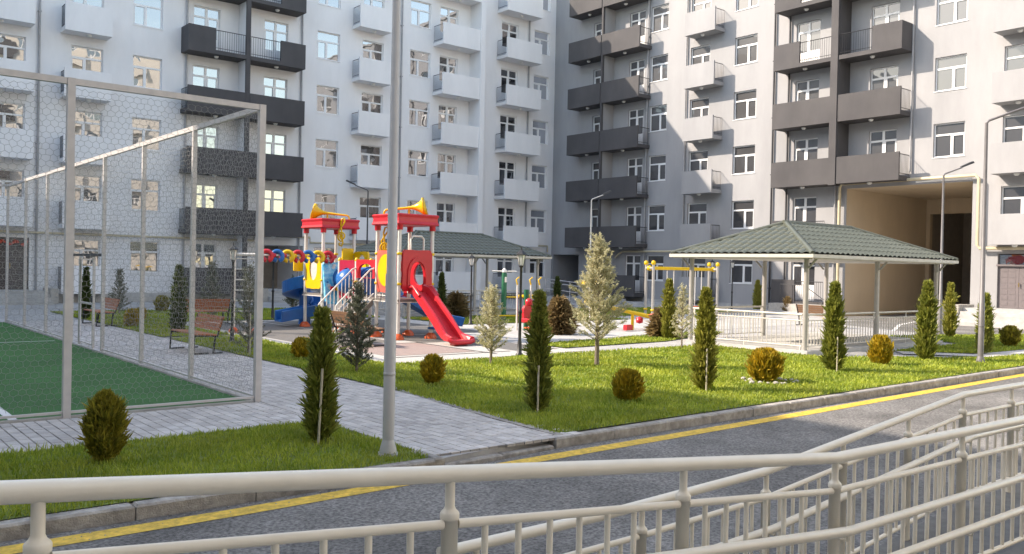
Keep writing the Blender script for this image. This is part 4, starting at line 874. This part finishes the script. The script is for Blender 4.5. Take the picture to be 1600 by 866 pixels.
def column_plant(name, label, cat, loc, h, w, m, style='cypress', dens=1.0, group=None, stake=False, seed=0, lean=0.0):
    R_ = np.random.default_rng(100+seed); t = thing(name, label, cat, (loc[0], loc[1], 0), 0, group)
    dist = loc[0]*.6355+loc[1]*.772; sc = np.clip(dist/14, .75, 2.2)
    w = w*{'cypress': .60, 'globe': .8, 'thuja': .72}.get(style, 1); h0 = h
    A = PI*w*h*1.6; n = int(np.clip(A*5200*dens/sc**1.3, 500, 9000))
    u = R_.random(n); ph = R_.uniform(0, 2*PI, n); 
    lob = 1+.16*np.sin(ph*3+seed)+.12*np.sin(ph*5+u*9+seed*2)+.12*np.sin(u*17+ph*2)
    if style == 'cypress': r0 = (w/2)*np.minimum(1, .72+1.2*u)*np.maximum(1-u**1.3, 0)**.92*(lob+.12*np.sin(u*31+ph*3+seed)); up = .95; L = R_.uniform(.08, .19, n)*(.6+.5*w/.4); out = R_.uniform(.2, .65, n)
    elif style == 'globe': r0 = (w/2)*np.sqrt(np.maximum(1-(u*1.6-.72)**2, .02))*(1+.25*np.sin(ph*4+seed)*u)*lob; L = R_.uniform(.07, .15, n)*(.5+1.1*w); out = R_.uniform(.05, .5, n)*np.clip(1.2-u, .2, 1)
    elif style == 'thuja': r0 = (w/2)*np.minimum(1, .55+1.8*u)*np.maximum(1-u**3.2, 0)**.6*lob; L = R_.uniform(.06, .13, n); out = R_.uniform(.0, .28, n)
    elif style == 'weeping': r0 = (w/2)*np.maximum(1-u**1.7, 0)**.7*lob; L = R_.uniform(.12, .25, n); out = R_.uniform(.4, 1.0, n)
    k = np.sqrt(R_.uniform(.12, 1, n)); r = r0*k
    P = np.stack([r*np.cos(ph)+lean*u, r*np.sin(ph), .02+u*(h-.06)*.96], 1)
    D = np.stack([np.cos(ph)*out, np.sin(ph)*out, np.full(n, .9 if style != 'weeping' else .15)], 1)+R_.normal(0, .16, (n, 3))
    W = L*R_.uniform(.13, .24, n)*(1.25 if style == 'globe' else 1)*sc**.35
    loose = (R_.random(n) < .13) & (u < .78); L = np.where(loose, L*R_.uniform(1.3, 1.9, n), L); D = D+loose[:, None]*np.stack([np.cos(ph)*.25, np.sin(ph)*.25, 0*ph], 1); W = np.where(loose, W*.75, W)
    V, F = sprays(P, D, L*sc**.2, W, R_)
    # side sprigs
    k2 = R_.random(n) < .8; P2 = P[k2]+D[k2]*(L[k2]*.35)[:, None]; D2 = D[k2]+R_.normal(0, .45, (k2.sum(), 3)); V2, F2 = sprays(P2, D2, L[k2]*.6, W[k2]*.8, R_)
    put('crown', tri_mesh('crown', np.concatenate([V, V2]), np.concatenate([F, F2+len(V)])), m, t)
    tr = MB().tube([(0, 0, -.02), (.01, 0, h*.3), (lean*.6, .01, h*.75)], [max(.018, w*.06), max(.014, w*.045), .006], 7)
    for i in range(9):
        a = i*2.4; z = h*(.1+.07*i); tr.tube([(0, 0, z), (w*.28*math.cos(a), w*.28*math.sin(a), z+.14*h)], [.01, .003], 5)
    put('trunk', tr, 'bark', t)
    return t
def stake(loc, h, lean, label):
    o = put('plant_stake', MB().tube([(0, 0, -.02), (lean, 0, h)], .014, 6), 'stake', None, (loc[0], loc[1], 0)); tag(o, label, 'stake', 'pale stakes tied to the cypresses')
def cedar(label, loc, h, w, m, seed=0, dens=1.0, first=.18, group='cedars on the lawns', needle=.055):
    R_ = np.random.default_rng(300+seed); t = thing('cedar_tree', label, 'tree', (loc[0], loc[1], 0), 0, group)
    tr = MB().tube([(0, 0, -.02), (.01, .01, h*.3), (-.01, .0, h*.65), (0, 0, h*.97)], [w*.03+.008, w*.025+.006, .012, .004], 8)
    dist = loc[0]*.6355+loc[1]*.772; sc = float(np.clip(dist/16, .8, 2.0)); nb = int(62*dens*h/1.6); PP = []; DD = []
    for i in range(nb):
        f_ = first+(1-first)*(i/nb)**.92; z = h*f_; a = i*2.39996+R_.uniform(-.4, .4); Lb = w*.68*(1-f_)**.95*R_.uniform(.65, 1.15)*(1 if f_ > first+.08 else .75)+.05
        el = R_.uniform(.25, .7)+.35*f_; d = np.array([math.cos(a)*math.cos(el), math.sin(a)*math.cos(el), math.sin(el)]); p0 = np.array([0, 0, z])
        tip = p0+d*Lb*1.05+np.array([0, 0, .12*Lb]); tr.tube([tuple(p0), tuple(p0+d*Lb*.5), tuple(tip)], [.009, .006, .002], 4, False)
        tw = [(p0, tip)]
        for q in range(int(2+Lb*7)):
            s = R_.uniform(.25, .95); b0 = p0+(tip-p0)*s; dd = d+R_.normal(0, .5, 3)+[0, 0, .25]; dd /= np.linalg.norm(dd); tw.append((b0, b0+dd*R_.uniform(.08, .2)*(.6+.4*w)))
        for b0, b1 in tw:
            ln = np.linalg.norm(b1-b0); k = max(4, int(ln/.0065/sc*dens)); s = R_.random(k); P = b0+(b1-b0)*s[:, None]; D = (b1-b0)/ln*.8+R_.normal(0, .75, (k, 3)); PP.append(P); DD.append(D)
    P = np.concatenate(PP); D = np.concatenate(DD); n = len(P)
    V, F = sprays(P, D, R_.uniform(.6, 1.2, n)*needle, np.full(n, .0042)*sc**1.2*(1+R_.random(n)), R_)
    put('crown', tri_mesh('crown', V, F), m, t); put('trunk', tr, 'bark', t); return t
GC = 'columnar cypresses planted around the lawns'; GG = 'small globe thujas dotted over the lawns'
column_plant('thuja_shrub', 'egg shaped green gold thuja on the small front lawn', 'shrub', (2.42, 9.21), .68, .41, 'thuja_near', 'thuja', 1.7, GG, seed=1)
column_plant('cypress_tree', 'staked columnar cypress on the front lawn beside the tall lamp pole', 'tree', (4.63, 8.97), 1.5, .36, 'cypress', 'cypress', 1.15, GC, seed=2); stake((4.53, 8.81), .84, .035, 'pale stake before the cypress on the small front lawn')
for i, (x, y, h, w, lab) in enumerate([(8.35, 17.08, .40, .36, 'small golden globe thuja left of the brown bench'), (8.45, 12.34, .47, .34, 'golden globe thuja right of the tall lamp pole'), (9.89, 9.19, .45, .40, 'golden globe thuja on the lawn close to the kerb, mid frame'),
        (13.83, 9.45, .57, .54, 'widest golden globe thuja, ringed with stones, before the near pavilion'), (18.87, 9.89, .62, .46, 'yellow tipped globe thuja in front of the near pavilion posts'), (27.5, 10.5, .55, .5, 'dark globe thuja at the far right edge'),
        (11.26, 35.2, .58, .5, 'globe thuja behind the pitch fence by the white wall'), (7.9, 27.4, .5, .4, 'globe thuja behind the fence gate bench'), (9.0, 30.2, .4, .35, 'small golden thuja behind the fence in the back grass')]):
    column_plant('globe_thuja', lab, 'shrub', (x, y), h, w, 'thuja_gold' if i not in (5, 6) else 'thuja_near', 'globe', 1.6, GG, seed=10+i)
for i, (x, y, h, w, lab, m, st) in enumerate([(8.09, 9.21, 1.68, .33, 'slim staked cypress standing mid lawn near the kerb', 'cypress', 1), (11.93, 9.34, 1.72, .37, 'staked cypress on the sunlit lawn left of the near pavilion', 'cypress_gold', 1),
        (16.68, 9.76, 1.83, .44, 'staked cypress in front of the near pavilion corner post', 'cypress', 1), (21.08, 9.92, 1.87, .5, 'broad cypress before the right end of the near pavilion', 'cypress', 0), (29.64, 13.19, 1.78, .42, 'green cypress just right of the near pavilion', 'cypress_gold', 0),
        (24.17, 9.86, 1.56, .44, 'cypress half hidden behind the right street lamp', 'cypress', 0), (20.1, 17.1, 1.74, .46, 'brown based cypress left of the near pavilion', 'cypress_gold', 0), (38.4, 26.8, 1.6, .47, 'small cypress seen under the near pavilion roof, left', 'cypress_gold', 0),
        (38.2, 24.9, .8, .45, 'short brown cypress seen under the near pavilion roof, right', 'brown_thuja', 0), (19.6, 28.1, 1.75, .36, 'dark cypress left end of the far pavilion', 'cypress_dark', 0), (28.6, 31.3, 1.6, .42, 'dark cypress right of the far pavilion', 'cypress_dark', 0),
        (8.33, 24.6, 1.87, .45, 'tall grey green cypress behind the pitch fence', 'cypress_dark', 0), (7.6, 31.4, 1.72, .3, 'thin dark cypress seen through the fence gate', 'cypress_dark', 0)]):
    column_plant('cypress_tree', lab, 'tree', (x, y), h, w, m, 'cypress', 1.0, GC, seed=30+i)
    if st: stake((x-.3*w, y-.36*w), .72 if i else .66, .0, 'pale stake before the '+lab)
column_plant('weeping_thuja', 'rusty weeping thuja left of the pale cedar', 'shrub', (18.3, 19.9), 1.1, .55, 'brown_thuja', 'weeping', 1.0, 'rusty weeping thujas', seed=60)
column_plant('weeping_thuja', 'rusty weeping thuja in front of the far pavilion fence', 'shrub', (20.3, 28.1), .95, .6, 'brown_thuja', 'weeping', 1.0, 'rusty weeping thujas', seed=61)
column_plant('weeping_thuja', 'rusty shrub at the foot of the cypress left of the near pavilion', 'shrub', (20.3, 17.5), .85, .4, 'brown_thuja', 'weeping', 1.0, 'rusty weeping thujas', seed=62)
cedar('large pale silver cedar in the middle of the sunlit lawn', (12.94, 12.9), 2.58, 1.4, 'cedar', 1, 1.3, .2)
cedar('small pale cedar in front of the red slide foot', (11.14, 14.16), 1.53, .75, 'cedar', 2, 1.2, .15)
cedar('slim pale cedar left of the near pavilion corner', (17.8, 14.68), 1.56, .5, 'cedar', 3, .9, .15)
cedar('grey green cedar in front of the brown bench', (8.14, 14.37), 1.6, .6, 'cedar_dark', 4, 1.4, .05)
cedar('dark cedar behind the blue spiral slide', (16.2, 34.0), 1.35, .85, 'cedar_dark', 5, 1.2, .1)
cedar('dark cedar behind the fence before the white wall', (9.42, 34.2), 1.6, .6, 'cedar_dark', 6, 1.1, .05)
cedar('loose grey cedar between the fence corner and the ladder', (7.75, 18.4), 1.9, .62, 'cedar_dark', 7, 1.0, .05); stake((7.7, 18.2), .9, 0, 'pale stake beside the cedar near the ladder')
cedar('dark cedar beyond the wooden bench at the back', (11.3, 30.0), 1.9, .8, 'cedar_dark', 8, 1.0, .05)
ring_st = [(13.83+.46*math.cos(a)+random.uniform(-.08, .12), 9.4+.36*math.sin(a)+random.uniform(-.08, .08)) for a in np.linspace(0, 2*PI, 22)[:-1]]
for i, (x, y) in enumerate(ring_st):
    r = random.uniform(.03, .055); o = put('stone', MB().lathe([(.001, -.01), (r, 0), (r*.9, r*.5), (r*.4, r*.8), (.001, r*.85)], (0, 0, 0), 7, False), 'stone', None, (x, y, .02)); o.rotation_euler = (0, 0, random.random()*6)
    tag(o, 'small pale stone ringing the widest golden globe thuja', 'stone', 'stones round the thuja')
grit = MB()
for i in range(420):
    x = random.uniform(1, 26); yk = 7.43 if x < 5.3 else 7.6+(x-7)*.0175; y = yk-abs(random.gauss(0, .16))-.02; r = random.uniform(.004, .013)
    a = random.random()*6; grit.add([(x+r*math.cos(a+k*2.1), y+r*math.sin(a+k*2.1), -.118) for k in range(3)]+[(x, y, -.118+r*.9)], [(0, 1, 3), (1, 2, 3), (2, 0, 3)])
tag(put('gutter_grit', grit, 'stone'), 'pale grit and small stones lying in the gutter along the kerb', 'grit', kind='stuff')
# ================================================================ RAMPS AND RAILINGS
def rz_in(u): return 1.449 if u < .38 else (1.449-.0997*(u-.38) if u < 4.05 else 1.083-.012*(u-4.05))
def rz_out(u): return .75 if u < 3.2 else (.75+.028*(u-3.2) if u < 4.6 else (.789+.097*(u-4.6) if u < 7.3 else 1.052))
struct('ramp', MB().add([(x, y, z) for y in (1.15, 2.42) for x, z in ((-3, .53), (.38, .53), (4.05, .17), (9.6, .13), (9.6, -.13), (-3, -.13))], [(0, 1, 7, 6), (1, 2, 8, 7), (2, 3, 9, 8), (3, 4, 10, 9), (5, 0, 6, 11), (0, 5, 4, 3, 2, 1), (6, 7, 8, 9, 10, 11)]), 'ramp')
struct('lower_ramp', MB().add([(x, y, z) for y in (2.43, 3.2) for x, z in ((4.6, -.11), (7.3, .13), (9.6, .13), (9.6, -.13), (4.6, -.13))], [(0, 1, 6, 5), (1, 2, 7, 6), (0, 4, 3, 2, 1), (5, 6, 7, 8, 9), (2, 3, 8, 7)]), 'ramp')
struct('porch', MB().box(-3, 3, -6.9, 1.14, -.13, .525), 'concrete')
def railing(name, label, yv, zf, posts, bends, hand, rtop, lim):
    t = thing(name, label, 'railing', (posts[0], yv, 0), 0, 'cream ramp railings'); O = Vector((posts[0], yv, 0))
    def rp(nm, mb, par=None):
        o = put(nm, mb, 'rail', par or t)
        if not par: o.location = -O
        return o
    us = sorted({lim[0], lim[1], *bends}); fine = []
    for a, b in zip(us, us[1:]): fine += [a]+([a+.06, b-.06] if b-a > .2 else [])
    fine.append(us[-1])
    line = lambda dz, dy=0: [(u, yv+dy, zf(u)+dz) for u in fine]
    rp('top_rail', MB().tube(line(0), rtop, 18)); 
    for a, b in zip(posts, posts[1:]): rp('sub_rail', MB().tube([(a+.03, yv, zf(a+.03)-.165), (b-.03, yv, zf(b-.03)-.165)], .0165, 12))
    for a, b in zip(posts, posts[1:]): rp('bottom_rail', MB().tube([(a+.03, yv, zf(a+.03)-.8), (b-.03, yv, zf(b-.03)-.8)], .0165, 8))
    for dz in hand: rp('handrail', MB().tube(line(dz, -.075), .024, 14))
    for u in posts:
        z = zf(u); po = rp('post', MB().lathe([(.028, z-.93), (.028, z-.15), (.029, z-.15), (.032, z-.145), (.032, z-.128), (.029, z-.123), (.021, z-.115), (.0165, z-.105), (.0165, z-.02), (.02, z-.006)], (u, yv, 0), 18))
        for dz in hand: put('bracket', MB().tube([(u, yv-.03, z+dz-.045), (u, yv-.07, z+dz-.045), (u, yv-.076, z+dz-.012)], .008, 6), 'rail', po)
    for a, b in zip(posts, posts[1:]):
        n = max(2, round((b-a)/.148))
        for i in range(1, n):
            u = a+(b-a)*i/n; z = zf(u); rp('baluster', MB().lathe([(.0118, z-.8), (.0118, z-.165)], (u, yv, 0), 10))
    return t
railing('ramp_railing', 'nearest cream ramp railing running along the bottom of the frame', 2.34, rz_in, [-1.9, -.7, .4676, 1.682, 2.868, 4.04, 5.46, 6.7, 7.9], [.38, 4.05], (-.35, -.56), .0285, (-2.2, 8.3))
railing('ramp_railing', 'outer cream ramp railing beyond the nearest one, by the road', 3.13, rz_out, [2.4, 3.5, 4.62, 5.5, 6.4, 7.3, 8.25, 9.4], [3.2, 4.6, 7.3], (-.33,), .0265, (2.2, 9.5))
# entrance ramp rails by the far corner
t = thing('entrance_railing', 'pale stepped railing at the far corner entrance behind the cedar', 'railing', (36.5, 38, 0))
for z0, z1 in ((1.35, 1.0), (1.15, .8), (.75, .4)): put('bar', MB().tube([(0, 3, z0), (0, -2.5, z1)], .03, 6), 'galv', t)
for i in range(6): put('post', MB().tube([(0, 3-1.1*i, 0), (0, 3-1.1*i, 1.35-.07*i)], .03, 6), 'galv', t)
put('base', MB().box(.05, 1.4, -2.5, 3, -.02, .3), 'concrete', t)
t = thing('porch_railing', 'thin black railing on the porch beside the archway', 'railing', (38.3, 23.2, .5))
put('handrail', MB().tube([(0, 2.2, .95), (0, .9, .95), (0, -.3, .2)], .02, 6), 'dark_metal', t)
for y, z in ((2.2, .95), (1.5, .95), (.9, .95), (-.3, .2)): put('post', MB().tube([(0, y, -.5 if y < 0 else 0), (0, y, z)], .018, 6), 'dark_metal', t)
